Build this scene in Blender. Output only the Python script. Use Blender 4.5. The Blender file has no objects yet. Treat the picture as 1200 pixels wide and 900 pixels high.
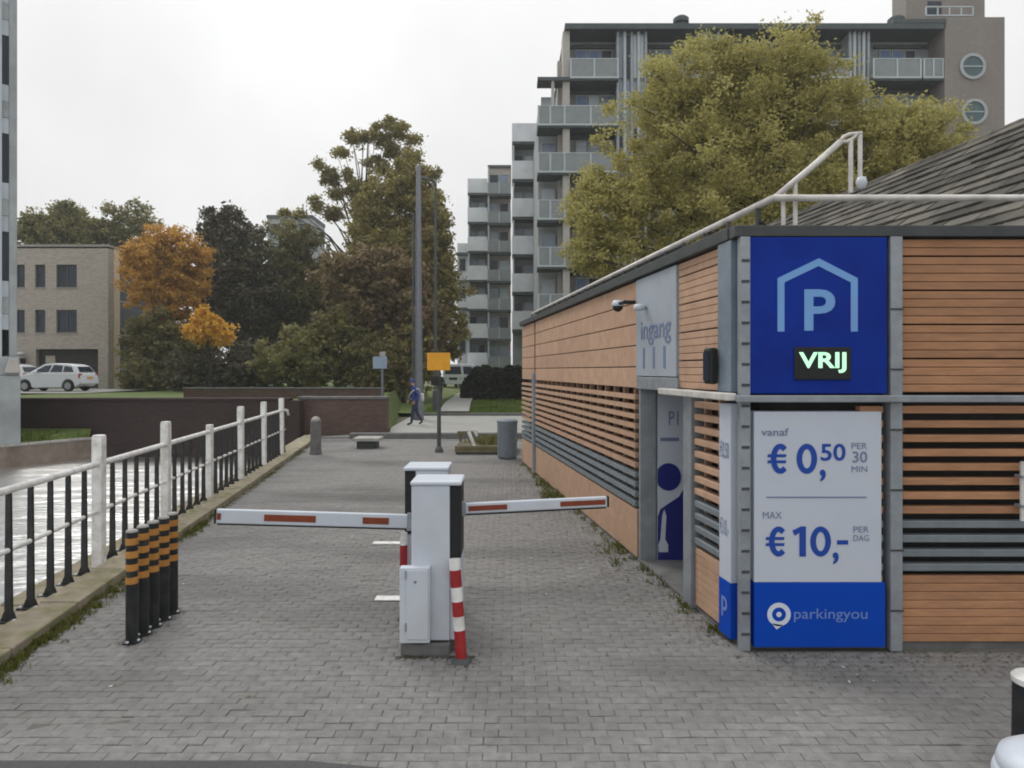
import bpy, bmesh, math, random
import numpy as np
from mathutils import Vector, Matrix
random.seed(7); rng = np.random.default_rng(7)
sc = bpy.context.scene
COL = sc.collection
PI = math.pi

# ------------------------------------------------------------------ camera
H, F, HOR = 2.1, 800.0, 434.0          # eye height, focal length and horizon row of the 1200 x 900 photograph
cd = bpy.data.cameras.new('camera'); cam = bpy.data.objects.new('camera', cd); COL.objects.link(cam)
cam.location = (0, 0, H); cam.rotation_euler = (PI/2, 0, 0)
cd.sensor_width = 36; cd.lens = 36*F/1200; cd.shift_y = -(450-HOR)/1200; cd.clip_start = .05; cd.clip_end = 3000
sc.camera = cam
# ------------------------------------------------------------------ sky and sun (overcast)
SUN_EL, SUN_AZ = math.radians(46), math.radians(-38)      # azimuth from +Y towards +X
w = bpy.data.worlds.new('World'); sc.world = w; w.use_nodes = True
nt = w.node_tree; nt.nodes.clear()
def N(nt, t, **kw):
    n = nt.nodes.new(t)
    for k, v in kw.items(): setattr(n, k, v)
    return n
sky = N(nt, 'ShaderNodeTexSky', sky_type='NISHITA', sun_disc=False, sun_elevation=SUN_EL, sun_rotation=SUN_AZ)
bg = N(nt, 'ShaderNodeBackground'); out = N(nt, 'ShaderNodeOutputWorld')
bg.inputs['Strength'].default_value = .1
tc = N(nt, 'ShaderNodeTexCoord'); sep = N(nt, 'ShaderNodeSeparateXYZ')
hs = N(nt, 'ShaderNodeHueSaturation'); hs.inputs['Saturation'].default_value = .12
nt.links.new(sky.outputs[0], hs.inputs['Color'])
nt.links.new(tc.outputs['Generated'], sep.inputs[0])
m1 = N(nt, 'ShaderNodeMath', operation='MULTIPLY'); nt.links.new(sep.outputs['Z'], m1.inputs[0]); nt.links.new(sep.outputs['Z'], m1.inputs[1])
m2 = N(nt, 'ShaderNodeMath', operation='MULTIPLY_ADD'); nt.links.new(m1.outputs[0], m2.inputs[0]); m2.inputs[1].default_value = 8.0; m2.inputs[2].default_value = 8.3
nz = N(nt, 'ShaderNodeTexNoise'); nz.inputs['Scale'].default_value = 2.2; nz.inputs['Detail'].default_value = 4
nt.links.new(tc.outputs['Generated'], nz.inputs['Vector'])
m3 = N(nt, 'ShaderNodeMapRange'); nt.links.new(nz.outputs[0], m3.inputs[0])
m3.inputs[1].default_value = .3; m3.inputs[2].default_value = .7; m3.inputs[3].default_value = .84; m3.inputs[4].default_value = 1.06
m4 = N(nt, 'ShaderNodeMath', operation='MULTIPLY'); nt.links.new(m2.outputs[0], m4.inputs[0]); nt.links.new(m3.outputs[0], m4.inputs[1])
cmb = N(nt, 'ShaderNodeCombineColor'); 
for i in range(3): nt.links.new(m4.outputs[0], cmb.inputs[i])
mx = N(nt, 'ShaderNodeMix', data_type='RGBA'); mx.inputs['Factor'].default_value = .06
nt.links.new(cmb.outputs[0], mx.inputs[6]); nt.links.new(hs.outputs[0], mx.inputs[7])
nt.links.new(mx.outputs[2], bg.inputs['Color']); nt.links.new(bg.outputs[0], out.inputs[0])
sl = bpy.data.lights.new('sun', 'SUN'); sun = bpy.data.objects.new('sun', sl); COL.objects.link(sun)
sl.energy = 1.5; sl.angle = math.radians(25); sl.color = (1, .97, .92)
sdir = Vector((math.sin(SUN_AZ)*math.cos(SUN_EL), math.cos(SUN_AZ)*math.cos(SUN_EL), math.sin(SUN_EL)))
sun.rotation_euler = sdir.to_track_quat('Z', 'Y').to_euler(); sun.location = sdir*60
sc.view_settings.view_transform = 'Standard'; sc.view_settings.look = 'None'
sc.cycles.filter_width = 1.9
sc.view_settings.exposure = 0.08; sc.view_settings.gamma = 1.0

# ------------------------------------------------------------------ helpers
def at(px, py, Y): return Vector(((px-600)/F*Y, Y, H-(py-HOR)/F*Y))
def gx(px, Y): return (px-600)/F*Y
def gz(py, Y): return H-(py-HOR)/F*Y

MATS = {}
def mat(name, col, rough=.75, var=.18, scale=6.0, bump=.15, metal=0.0, rnd=.0, island=.0, dirt=None, spec=.35,
        detail=6, stretch=(1, 1, 1), bscale=None, dstretch=None):
    """colour + noise mottling + per-object / per-piece variation + relief; dirt = (colour, amount, scale) blotches"""
    m = bpy.data.materials.new(name); m.use_nodes = True; t = m.node_tree; b = t.nodes['Principled BSDF']
    L = t.links.new
    b.inputs['Roughness'].default_value = rough; b.inputs['Metallic'].default_value = metal
    b.inputs['Specular IOR Level'].default_value = spec
    geo = N(t, 'ShaderNodeNewGeometry'); mp = N(t, 'ShaderNodeMapping'); mp.inputs['Scale'].default_value = stretch
    L(geo.outputs['Position'], mp.inputs[0])
    n = N(t, 'ShaderNodeTexNoise'); n.inputs['Scale'].default_value = scale; n.inputs['Detail'].default_value = detail
    n.inputs['Roughness'].default_value = .65; L(mp.outputs[0], n.inputs['Vector'])
    mr = N(t, 'ShaderNodeMapRange'); L(n.outputs[0], mr.inputs[0]); mr.inputs[1].default_value = .28; mr.inputs[2].default_value = .72
    mr.inputs[3].default_value = 1-var; mr.inputs[4].default_value = 1+var
    val = mr.outputs[0]
    for src, amt in ((('obj'), rnd), (('isl'), island)):
        if amt:
            if src == 'obj': r = N(t, 'ShaderNodeObjectInfo').outputs['Random']
            else: r = geo.outputs['Random Per Island']
            q = N(t, 'ShaderNodeMapRange'); L(r, q.inputs[0]); q.inputs[3].default_value = 1-amt; q.inputs[4].default_value = 1+amt
            mu = N(t, 'ShaderNodeMath', operation='MULTIPLY'); L(val, mu.inputs[0]); L(q.outputs[0], mu.inputs[1]); val = mu.outputs[0]
    vm = N(t, 'ShaderNodeVectorMath', operation='SCALE'); vm.inputs[0].default_value = col[:3]; L(val, vm.inputs['Scale'])
    c = vm.outputs[0]
    if dirt:
        dc, da, ds = dirt
        n2 = N(t, 'ShaderNodeTexNoise'); n2.inputs['Scale'].default_value = ds; n2.inputs['Detail'].default_value = 7; n2.inputs['Roughness'].default_value = .6
        if dstretch:
            mp2 = N(t, 'ShaderNodeMapping'); mp2.inputs['Scale'].default_value = dstretch; L(geo.outputs['Position'], mp2.inputs[0]); L(mp2.outputs[0], n2.inputs['Vector'])
        else: L(geo.outputs['Position'], n2.inputs['Vector'])
        r2 = N(t, 'ShaderNodeMapRange'); L(n2.outputs[0], r2.inputs[0]); r2.inputs[1].default_value = .46; r2.inputs[2].default_value = .68
        r2.inputs[3].default_value = 0; r2.inputs[4].default_value = da
        x = N(t, 'ShaderNodeMix', data_type='RGBA'); L(r2.outputs[0], x.inputs['Factor']); L(c, x.inputs[6]); x.inputs[7].default_value = (*dc, 1); c = x.outputs[2]
    L(c, b.inputs['Base Color'])
    if bump:
        n3 = N(t, 'ShaderNodeTexNoise'); n3.inputs['Scale'].default_value = bscale or scale*6; n3.inputs['Detail'].default_value = 5
        L(mp.outputs[0], n3.inputs['Vector'])
        bp = N(t, 'ShaderNodeBump'); bp.inputs['Strength'].default_value = bump; bp.inputs['Distance'].default_value = .01
        L(n3.outputs[0], bp.inputs['Height']); L(bp.outputs[0], b.inputs['Normal'])
    MATS[name] = m
    return m
def bricks(m, col, mortar, bw=.22, bh=.065):
    """brick courses for walls too far off to build brick by brick"""
    t = m.node_tree; L = t.links.new; b = t.nodes['Principled BSDF']
    geo = N(t, 'ShaderNodeNewGeometry'); sp = N(t, 'ShaderNodeSeparateXYZ'); L(geo.outputs['Position'], sp.inputs[0])
    ad = N(t, 'ShaderNodeMath', operation='ADD'); L(sp.outputs['X'], ad.inputs[0]); L(sp.outputs['Y'], ad.inputs[1])
    cb = N(t, 'ShaderNodeCombineXYZ'); L(ad.outputs[0], cb.inputs['X']); L(sp.outputs['Z'], cb.inputs['Y'])
    br = N(t, 'ShaderNodeTexBrick'); L(cb.outputs[0], br.inputs['Vector']); br.inputs['Scale'].default_value = 1
    br.inputs['Brick Width'].default_value = bw; br.inputs['Row Height'].default_value = bh; br.inputs['Mortar Size'].default_value = .006
    br.inputs['Color1'].default_value = (*[c*.72 for c in col], 1); br.inputs['Color2'].default_value = (*[c*1.3 for c in col], 1); br.inputs['Mortar'].default_value = (*mortar, 1)
    src = b.inputs['Base Color'].links[0].from_socket
    mx_ = N(t, 'ShaderNodeMix', data_type='RGBA'); mx_.inputs['Factor'].default_value = .55
    L(src, mx_.inputs[6]); L(br.outputs['Color'], mx_.inputs[7]); L(mx_.outputs[2], b.inputs['Base Color'])
def emis(name, col, s):
    m = bpy.data.materials.new(name); m.use_nodes = True; b = m.node_tree.nodes['Principled BSDF']
    b.inputs['Base Color'].default_value = (*col, 1); b.inputs['Emission Color'].default_value = (*col, 1); b.inputs['Emission Strength'].default_value = s
    return m
def leafmat(name, cols, rough=.6, trans=.3):
    m = bpy.data.materials.new(name); m.use_nodes = True; t = m.node_tree; b = t.nodes['Principled BSDF']; L = t.links.new
    geo = N(t, 'ShaderNodeNewGeometry')
    n = N(t, 'ShaderNodeTexNoise'); n.inputs['Scale'].default_value = .55; n.inputs['Detail'].default_value = 3; L(geo.outputs['Position'], n.inputs['Vector'])
    a = N(t, 'ShaderNodeMath', operation='MULTIPLY_ADD'); L(geo.outputs['Random Per Island'], a.inputs[0]); a.inputs[1].default_value = .55
    s = N(t, 'ShaderNodeMath', operation='MULTIPLY_ADD'); L(n.outputs[0], s.inputs[0]); s.inputs[1].default_value = 1.3; s.inputs[2].default_value = -.42
    L(s.outputs[0], a.inputs[2])
    r = N(t, 'ShaderNodeValToRGB'); L(a.outputs[0], r.inputs[0])
    e = r.color_ramp.elements
    while len(e) < len(cols): e.new(.5)
    for i, c in enumerate(cols): e[i].position = i/(len(cols)-1); e[i].color = (*c, 1)
    L(r.outputs[0], b.inputs['Base Color']); b.inputs['Roughness'].default_value = rough; b.inputs['Specular IOR Level'].default_value = .2
    tr = N(t, 'ShaderNodeBsdfTranslucent'); L(r.outputs[0], tr.inputs['Color'])
    ms = N(t, 'ShaderNodeMixShader'); ms.inputs[0].default_value = trans; L(b.outputs[0], ms.inputs[1]); L(tr.outputs[0], ms.inputs[2])
    L(ms.outputs[0], t.nodes['Material Output'].inputs['Surface'])
    return m

class MB:
    """collects shapes and links them as ONE mesh object; M maps the shapes' own frame into the parent's frame"""
    def __init__(s, M=None): s.v = []; s.f = []; s.M = M; s.mi = []
    def _add(s, vs, fs, mi=0):
        o = len(s.v)
        for p in vs:
            p = Vector(p); s.v.append(s.M @ p if s.M else p)
        s.f += [tuple(i+o for i in f) for f in fs]; s.mi += [mi]*len(fs)
    def box(s, x0, x1, y0, y1, z0, z1, mi=0):
        if x0 > x1: x0, x1 = x1, x0
        if y0 > y1: y0, y1 = y1, y0
        if z0 > z1: z0, z1 = z1, z0
        s._add([(x0,y0,z0),(x1,y0,z0),(x1,y1,z0),(x0,y1,z0),(x0,y0,z1),(x1,y0,z1),(x1,y1,z1),(x0,y1,z1)],
               [(0,3,2,1),(4,5,6,7),(0,1,5,4),(1,2,6,5),(2,3,7,6),(3,0,4,7)], mi)
    def cbox(s, c, sx, sy, sz, mi=0): s.box(c[0]-sx/2, c[0]+sx/2, c[1]-sy/2, c[1]+sy/2, c[2]-sz/2, c[2]+sz/2, mi)
    def tube(s, p0, p1, r0, r1=None, n=10, cap=True, mi=0):
        p0, p1 = Vector(p0), Vector(p1); r1 = r0 if r1 is None else r1
        d = (p1-p0).normalized(); a = d.orthogonal().normalized(); b = d.cross(a)
        vs = []
        for p, r in ((p0, r0), (p1, r1)):
            for i in range(n):
                t = 2*PI*i/n; vs.append(p+a*(r*math.cos(t))+b*(r*math.sin(t)))
        fs = [(i, (i+1) % n, n+(i+1) % n, n+i) for i in range(n)]
        if cap: fs += [tuple(range(n-1, -1, -1)), tuple(range(n, 2*n))]
        s._add(vs, fs, mi)
    def path(s, pts, r, n=8, mi=0):
        pts = [Vector(p) for p in pts]; rs = r if isinstance(r, (list, tuple)) else [r]*len(pts)
        vs = []; a = None
        for i, p in enumerate(pts):
            d = (pts[min(i+1, len(pts)-1)]-pts[max(i-1, 0)]).normalized()
            a = d.orthogonal().normalized() if a is None else (a-d*a.dot(d)).normalized()
            b = d.cross(a)
            vs += [p+a*(rs[i]*math.cos(2*PI*k/n))+b*(rs[i]*math.sin(2*PI*k/n)) for k in range(n)]
        fs = []
        for i in range(len(pts)-1):
            fs += [(i*n+k, i*n+(k+1) % n, (i+1)*n+(k+1) % n, (i+1)*n+k) for k in range(n)]
        fs += [tuple(range(n-1, -1, -1)), tuple(range((len(pts)-1)*n, len(pts)*n))]
        s._add(vs, fs, mi)
    def lathe(s, prof, c=(0, 0, 0), n=16, mi=0, cap=True):
        vs = [(c[0]+r*math.cos(2*PI*k/n), c[1]+r*math.sin(2*PI*k/n), c[2]+z) for r, z in prof for k in range(n)]
        fs = []
        for i in range(len(prof)-1):
            fs += [(i*n+k, i*n+(k+1) % n, (i+1)*n+(k+1) % n, (i+1)*n+k) for k in range(n)]
        if cap: fs += [tuple(range(n-1, -1, -1)), tuple(range((len(prof)-1)*n, len(prof)*n))]
        s._add(vs, fs, mi)
    def prism(s, poly, y0, y1, mi=0):
        """poly in x,z extruded along y"""
        n = len(poly)
        s._add([(x, y0, z) for x, z in poly]+[(x, y1, z) for x, z in poly],
               [tuple(range(n)), tuple(range(2*n-1, n-1, -1))]+[(i, n+i, n+(i+1) % n, (i+1) % n) for i in range(n)], mi)
    def slab(s, poly, z0, z1, mi=0):
        """poly in x,y extruded along z"""
        n = len(poly)
        s._add([(x, y, z0) for x, y in poly]+[(x, y, z1) for x, y in poly],
               [tuple(range(n-1, -1, -1)), tuple(range(n, 2*n))]+[(i, (i+1) % n, n+(i+1) % n, n+i) for i in range(n)], mi)
    def build(s, name, m, parent=None, bevel=0, smooth=False, seg=2):
        me = bpy.data.meshes.new(name); me.from_pydata([tuple(p) for p in s.v], [], s.f)
        ms = m if isinstance(m, (list, tuple)) else [m]
        for q in ms: me.materials.append(q)
        if len(ms) > 1: me.polygons.foreach_set('material_index', s.mi)
        bm = bmesh.new(); bm.from_mesh(me); bmesh.ops.recalc_face_normals(bm, faces=bm.faces); bm.to_mesh(me); bm.free()
        o = bpy.data.objects.new(name, me); COL.objects.link(o)
        if parent: o.parent = parent
        if smooth: me.polygons.foreach_set('use_smooth', [True]*len(me.polygons))
        if bevel:
            b = o.modifiers.new('bevel', 'BEVEL'); b.width = bevel; b.segments = seg; b.limit_method = 'ANGLE'; b.harden_normals = False
        return o
def tag(o, label=None, cat=None, group=None, kind=None):
    if label: o['label'] = label
    if cat: o['category'] = cat
    if group: o['group'] = group
    if kind: o['kind'] = kind
    return o
def thing(name, label, cat, loc=(0, 0, 0), rz=0, group=None):
    o = bpy.data.objects.new(name, None); COL.objects.link(o); o.empty_display_size = .2
    o.location = loc; o.rotation_euler = (0, 0, rz)
    return tag(o, label, cat, group)
def dup(root, loc=None, rz=None, label=None):
    def cp(o, par):
        c = o.copy(); COL.objects.link(c)
        if par: c.parent = par
        for ch in o.children: cp(ch, c)
        return c
    r = cp(root, None)
    if loc is not None: r.location = loc
    if rz is not None: r.rotation_euler = (0, 0, rz)
    if label: r['label'] = label
    return r
def piece(src, parent, loc, rot=None, scale=None):
    o = src.copy(); COL.objects.link(o); o.parent = parent; o.location = loc
    if rot is not None: o.rotation_euler = rot
    if scale is not None: o.scale = scale
    return o
def text_mesh(s, bold=.0):
    cu = bpy.data.curves.new('lettering', 'FONT'); cu.body = s; cu.size = 1; cu.offset = bold; cu.resolution_u = 4; cu.extrude = 0
    o = bpy.data.objects.new('lettering', cu); COL.objects.link(o)
    dg = bpy.context.evaluated_depsgraph_get(); dg.update()
    me = bpy.data.meshes.new_from_object(o.evaluated_get(dg))
    bpy.data.objects.remove(o); bpy.data.curves.remove(cu)
    return me
def lettering(s, x0, x1, z0, z1, m, parent, fn, bold=.0, name='lettering'):
    """writes s into the rectangle x0..x1, z0..z1; fn maps (x, z) onto the surface"""
    me = text_mesh(s, bold); vs = [v.co.copy() for v in me.vertices]
    xa, xb = min(v.x for v in vs), max(v.x for v in vs); ya, yb = min(v.y for v in vs), max(v.y for v in vs)
    for v, c in zip(me.vertices, vs):
        v.co = fn(x0+(c.x-xa)/(xb-xa)*(x1-x0), z0+(c.y-ya)/(yb-ya)*(z1-z0))
    me.materials.clear(); me.materials.append(m); me.name = name
    o = bpy.data.objects.new(name, me); COL.objects.link(o); o.parent = parent
    return o

# ------------------------------------------------------------------ materials
terra = mat('terracotta board', (.40, .208, .11), .8, .2, 4, .25, rnd=.1, dirt=((.3, .16, .10), .4, 1.7), stretch=(1, 1, 6))
terra_pan = mat('terracotta panel', (.45, .292, .198), .85, .14, 7, .3, rnd=.05, dirt=((.34, .2, .14), .4, 1.1))
steel = mat('galvanised steel', (.30, .33, .36), .5, .15, 7, .08, metal=.35, dirt=((.18, .19, .2), .5, 3))
steel_dk = mat('dark grey steel', (.055, .06, .062), .6, .2, 5, .1)
slat_grey = mat('grey louvre', (.2, .23, .25), .55, .15, 5, .05, metal=.2, rnd=.08)
dark_in = mat('dark interior', (.04, .038, .037), .9, .3, 3, 0)
pale_panel = mat('pale grey enamel panel', (.36, .40, .45), .45, .08, 2.5, .02, dirt=((.27, .3, .33), .5, 1.5))
rail_w = mat('worn white handrail', (.62, .60, .57), .45, .12, 8, .06, metal=.2, dirt=((.3, .28, .25), .5, 6))
navy = mat('navy sign panel', (.007, .033, .28), .55, .1, 1.5, .0, dirt=((.008, .014, .15), .5, 2), spec=.08)
lblue = mat('light blue print', (.17, .36, .68), .5, .05, 3, 0)
signw = mat('white sign face', (.52, .565, .645), .5, .05, 2, 0, dirt=((.5, .54, .6), .5, 2))
signb = mat('bright blue sign face', (.003, .06, .44), .5, .08, 2, 0, spec=.1)
printb = mat('blue lettering', (.01, .06, .35), .5, .05, 2, 0)
printg = mat('grey blue lettering', (.16, .2, .33), .5, .05, 2, 0)
logo_w = mat('white print', (.62, .68, .78), .5, .05, 2, 0)
logo_f = mat('faded white print', (.16, .27, .58), .5, .1, 8, 0)
led = emis('lit green letters', (.42, .85, .52), .95)
black = mat('black plastic', (.012, .013, .014), .5, .2, 6, .05)
blackp = mat('black paint', (.014, .016, .018), .45, .25, 9, .08, dirt=((.06, .055, .05), .4, 9))
orange = mat('orange reflective band', (.46, .215, .045), .5, .18, 14, .05, dirt=((.3, .14, .04), .4, 16))
whitep = mat('white painted metal', (.53, .575, .64), .42, .05, 3, .03, dirt=((.46, .47, .47), .5, 2.6))
whitep2 = mat('weathered white paint', (.70, .70, .69), .5, .12, 9, .1, dirt=((.36, .34, .29), .6, 7))
redp = mat('red paint', (.31, .014, .018), .45, .2, 9, .05, dirt=((.25, .05, .04), .5, 14))
redrefl = mat('faded red reflector', (.2, .042, .018), .45, .2, 12, .03)
conc = mat('concrete', (.34, .33, .31), .88, .18, 9, .3, dirt=((.2, .19, .17), .5, 3), rnd=.08)
conc_dk = mat('dark concrete', (.15, .15, .15), .9, .2, 7, .3, dirt=((.08, .08, .075), .5, 4))
kerb_m = mat('mossy kerb stone', (.27, .235, .175), .92, .22, 9, .4, rnd=.12, dirt=((.13, .14, .04), .75, 3.4))
paver_m = mat('grey paver', (.205, .2, .194), .92, .22, 14, .4, rnd=.06, dirt=((.108, .107, .103), .9, .4), dstretch=(.55, 1.5, 1), spec=.2)
paver_j = mat('grey pavers further off', (.205, .2, .194), .92, .22, 14, .4, island=.06, dirt=((.108, .107, .103), .9, .4), dstretch=(.55, 1.5, 1), spec=.2)
sand = mat('dark joint sand', (.125, .12, .11), .95, .2, 20, .3, dirt=((.06, .075, .03), .5, 1.5))
asphalt = mat('asphalt', (.085, .085, .088), .92, .2, 40, .5, dirt=((.06, .06, .06), .5, 2))
road_m = mat('light road', (.30, .30, .285), .9, .1, 5, .2, dirt=((.24, .235, .22), .5, 1))
grass_m = mat('grass', (.085, .125, .028), .95, .35, 5, .6, dirt=((.15, .14, .045), .5, .8))
soil_m = mat('ground soil', (.09, .085, .05), .95, .3, 2, .4, dirt=((.05, .065, .02), .6, .5))
brick_dk = mat('dark damp brick', (.036, .023, .021), .9, .3, 9, .4, dirt=((.024, .019, .02), .7, 1.0))
brick_br = mat('brown brick', (.105, .068, .058), .9, .22, 9, .4, dirt=((.07, .042, .037), .6, 1.4))
brick_bg = mat('beige brick', (.385, .35, .315), .9, .14, 5, .2, dirt=((.30, .26, .22), .5, .6))
brick_lt = mat('light brick corner', (.70, .60, .47), .9, .1, 5, .2)
brick_ap = mat('grey brown brick', (.235, .215, .198), .9, .1, 4, .2, dirt=((.2, .17, .15), .5, .4))
bricks(brick_dk, (.036, .023, .021), (.045, .04, .038)); bricks(brick_br, (.105, .065, .054), (.12, .105, .095)); bricks(brick_bg, (.385, .345, .305), (.42, .39, .35))
apt_grey = mat('apartment concrete', (.30, .325, .335), .85, .15, 1.5, .1, dirt=((.17, .17, .17), .5, .7))
apt_beige = mat('apartment beige pier', (.40, .38, .355), .85, .1, 2, .1)
apt_dark = mat('dark slab edge', (.075, .09, .095), .8, .2, 2, .1)
apt_white = mat('white balcony front', (.66, .69, .72), .7, .08, 1.2, .05, dirt=((.5, .52, .54), .6, .8))
apt_rail = mat('grey balcony panel', (.215, .24, .25), .5, .12, 1.5, .05)
apt_rl = mat('pale balcony mullion', (.42, .47, .49), .5, .08, 2, .03)
glass = mat('window glass', (.022, .032, .05), .25, .35, .8, .0, spec=.3)
glass_b = mat('bluish window glass', (.17, .225, .30), .2, .35, .7, .0, spec=.6)
glass_p = mat('pale window', (.42, .47, .52), .35, .2, .8, .0)
curtain = mat('blue curtain', (.15, .22, .38), .6, .2, 2, 0)
frame_m = mat('window frame', (.36, .39, .41), .6, .08, 3, .02)
slate = mat('slate tile', (.085, .08, .07), .85, .3, 7, .35, rnd=.55, dirt=((.17, .16, .135), .6, 1.3), spec=.15)
tile_bed = mat('roof underlay', (.02, .02, .02), .95, .2, 3, 0)
bark = mat('bark', (.05, .042, .035), .95, .3, 8, .6, stretch=(1, 1, .25))
carpaint = mat('white car paint', (.66, .69, .73), .25, .04, 2, 0, spec=.6)
tyre_m = mat('tyre rubber', (.018, .018, .02), .85, .2, 6, .1)
rim_m = mat('wheel rim', (.30, .31, .33), .4, .1, 6, 0, metal=.5)
lamp_red = mat('red lamp glass', (.35, .03, .03), .3, .1, 5, 0)
wood = mat('weathered timber', (.17, .145, .085), .9, .3, 12, .4, stretch=(1, 1, 1), dirt=((.09, .1, .035), .6, 3))
mast_m = mat('grey mast steel', (.17, .185, .21), .5, .12, 5, .05, metal=.3)
mast_d = mat('dark mast steel', (.07, .078, .08), .5, .15, 5, .05)
yellow = mat('yellow sign plate', (.72, .34, .02), .5, .1, 6, .0)
bluegrey = mat('faded blue sign plate', (.24, .31, .40), .5, .12, 8, 0)
binm = mat('grey blue bin', (.16, .19, .215), .6, .15, 6, .08)

# ------------------------------------------------------------------ the setting
def struct(mb, name, m, **kw):
    o = mb.build(name, m, **kw); o['kind'] = 'structure'; return o
KSL = -.145                                              # direction of the quay (dX per metre of depth)
def kerb_x(Y): return -3.80+KSL*(Y-6.15)                 # outer edge of the kerb, pavement side
def fence_x(Y): return -4.12-.135*(Y-5.8)
def quay_x(Y): return fence_x(Y)-.28
WL = -.7                                                 # water level
# ground: one sheet to the horizon, with the canal left out
g = MB()
def gquad(pts, z): g._add([(x, y, z) for x, y in pts], [tuple(range(len(pts)))])
gquad([(quay_x(-60), -60), (200, -60), (200, 23), (quay_x(23), 23)], -.07)
gquad([(-200, 22.2), (quay_x(23), 22.2), (quay_x(23), 23), (-200, 23)], -.07)
gquad([(-200, 23), (200, 23), (200, 240), (-200, 240)], -.07)
g._add([(quay_x(-60), -60, -.07), (quay_x(23), 23, -.07), (quay_x(23), 23, -1.6), (quay_x(-60), -60, -1.6)], [(0, 1, 2, 3)])
struct(g, 'ground', soil_m)
# water with ripples
wm = bpy.data.materials.new('canal water'); wm.use_nodes = True; t = wm.node_tree; b = t.nodes['Principled BSDF']
b.inputs['Base Color'].default_value = (.78, .785, .78, 1); b.inputs['Roughness'].default_value = .3; b.inputs['Metallic'].default_value = .95
b.inputs['IOR'].default_value = 1.6
geo = N(t, 'ShaderNodeNewGeometry'); bp = None
for sc_, st_, dist in ((1.1, .7, .16), (6, .6, .03)):
    mp = N(t, 'ShaderNodeMapping'); mp.inputs['Scale'].default_value = (.6, 1.4, 1); t.links.new(geo.outputs['Position'], mp.inputs[0])
    n = N(t, 'ShaderNodeTexNoise'); n.inputs['Scale'].default_value = sc_; n.inputs['Detail'].default_value = 4; t.links.new(mp.outputs[0], n.inputs['Vector'])
    q = N(t, 'ShaderNodeBump'); q.inputs['Strength'].default_value = st_; q.inputs['Distance'].default_value = dist
    t.links.new(n.outputs[0], q.inputs['Height'])
    if bp: t.links.new(bp.outputs[0], q.inputs['Normal'])
    bp = q
t.links.new(bp.outputs[0], b.inputs['Normal'])
mb = MB(); mb._add([(-80, -60, WL), (quay_x(-60)+.3, -60, WL), (quay_x(22.4)+.3, 22.4, WL), (-80, 22.4, WL)], [(0, 1, 2, 3)])
struct(mb, 'canal_water', wm)

# pavement: joint bed, every brick paver
P0 = Vector((gx(868, 5.153), 5.153, 0))                  # the corner of the parking building
SD = Vector((-115/F, 1, 0)).normalized(); SN = Vector((-SD.y, SD.x, 0))   # along its side wall, and outward from it
def side_x(Y): return P0.x-115/F*(Y-P0.y)
mb = MB(); mb._add([(kerb_x(3.2)-.05, 3.2, -.009), (12, 3.2, -.009), (12, 21.2, -.009), (kerb_x(21.2)-.05, 21.2, -.009)], [(0, 1, 2, 3)])
pave = struct(mb, 'pavement', sand)
L_, W_ = .205, .103
near, far = [], []
def road_edge(x): return 3.665 if x < -1.1 else 3.665-.17*min(1, (x+1.1)/1.1)
L_, W_ = .158, .079
for j in range(43, 268):
    yy = j*W_; off = (j % 2)*.5*L_+random.uniform(-.004, .004)
    if yy > 20.9: break
    xl = kerb_x(yy)+.03
    xr = 5.2 if yy < 5.07 else side_x(yy)+.03
    if yy > 15.6: xr = gx(640, yy)+.9
    xc = math.floor(xl/L_)*L_+off
    while xc < xr:
        if xl+.03 < xc < xr and yy > road_edge(xc)-.06:
            gutter = (xc < -2.36 and 3.99 < yy < 4.23)
            (near if (3.66 < yy < 8 and -20 < 600+F*xc/yy < 1220) else far).append((F*F*H*L_*W_/yy**3, (xc, yy, gutter, False)))
        xc += L_
near.sort(key=lambda a: -a[0])
far += near[300:]; near = near[:300]
def paver_mesh():
    ww, l, e = L_/2-.0013, W_/2-.0013, .004
    q = MB(); q._add([(-l, -ww, -.05), (l, -ww, -.05), (l, ww, -.05), (-l, ww, -.05), (-l, -ww, -.0025), (l, -ww, -.0025), (l, ww, -.0025), (-l, ww, -.0025),
                      (-l+e, -ww+e, 0), (l-e, -ww+e, 0), (l-e, ww-e, 0), (-l+e, ww-e, 0)],
                     [(0,1,5,4),(1,2,6,5),(2,3,7,6),(3,0,4,7),(4,5,9,8),(5,6,10,9),(6,7,11,10),(7,4,8,11),(8,9,10,11)])
    return q
src = paver_mesh().build('paver', paver_m, pave)
first = True
for a, (x, y, gt, vt) in near:
    o = src if first else piece(src, pave, (0, 0, 0)); first = False
    o.location = (x+random.uniform(-.002, .002), y+random.uniform(-.002, .002), random.uniform(-.003, .0015)-(.006 if gt else 0))
    o.rotation_euler = (random.gauss(0, .012), random.gauss(0, .012), random.gauss(0, .008)+(0 if vt else PI/2))
pv = np.array([list(v) for v in paver_mesh().v]); pf = np.array([[0,1,5,4],[1,2,6,5],[2,3,7,6],[3,0,4,7],[4,5,9,8],[5,6,10,9],[6,7,11,10],[7,4,8,11],[8,9,10,11]])
def quads_mesh(name, V, Q, m, parent=None, smooth=False):
    me = bpy.data.meshes.new(name); me.vertices.add(len(V)); me.vertices.foreach_set('co', np.asarray(V, dtype=np.float32).ravel())
    k = Q.shape[1]
    me.loops.add(Q.size); me.loops.foreach_set('vertex_index', Q.astype(np.int32).ravel())
    me.polygons.add(len(Q)); me.polygons.foreach_set('loop_start', np.arange(0, Q.size, k, dtype=np.int32))
    try: me.polygons.foreach_set('loop_total', np.full(len(Q), k, dtype=np.int32))
    except Exception: pass
    me.update(calc_edges=True); me.validate()
    me.materials.append(m); o = bpy.data.objects.new(name, me); COL.objects.link(o)
    if parent: o.parent = parent
    return o
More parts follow.
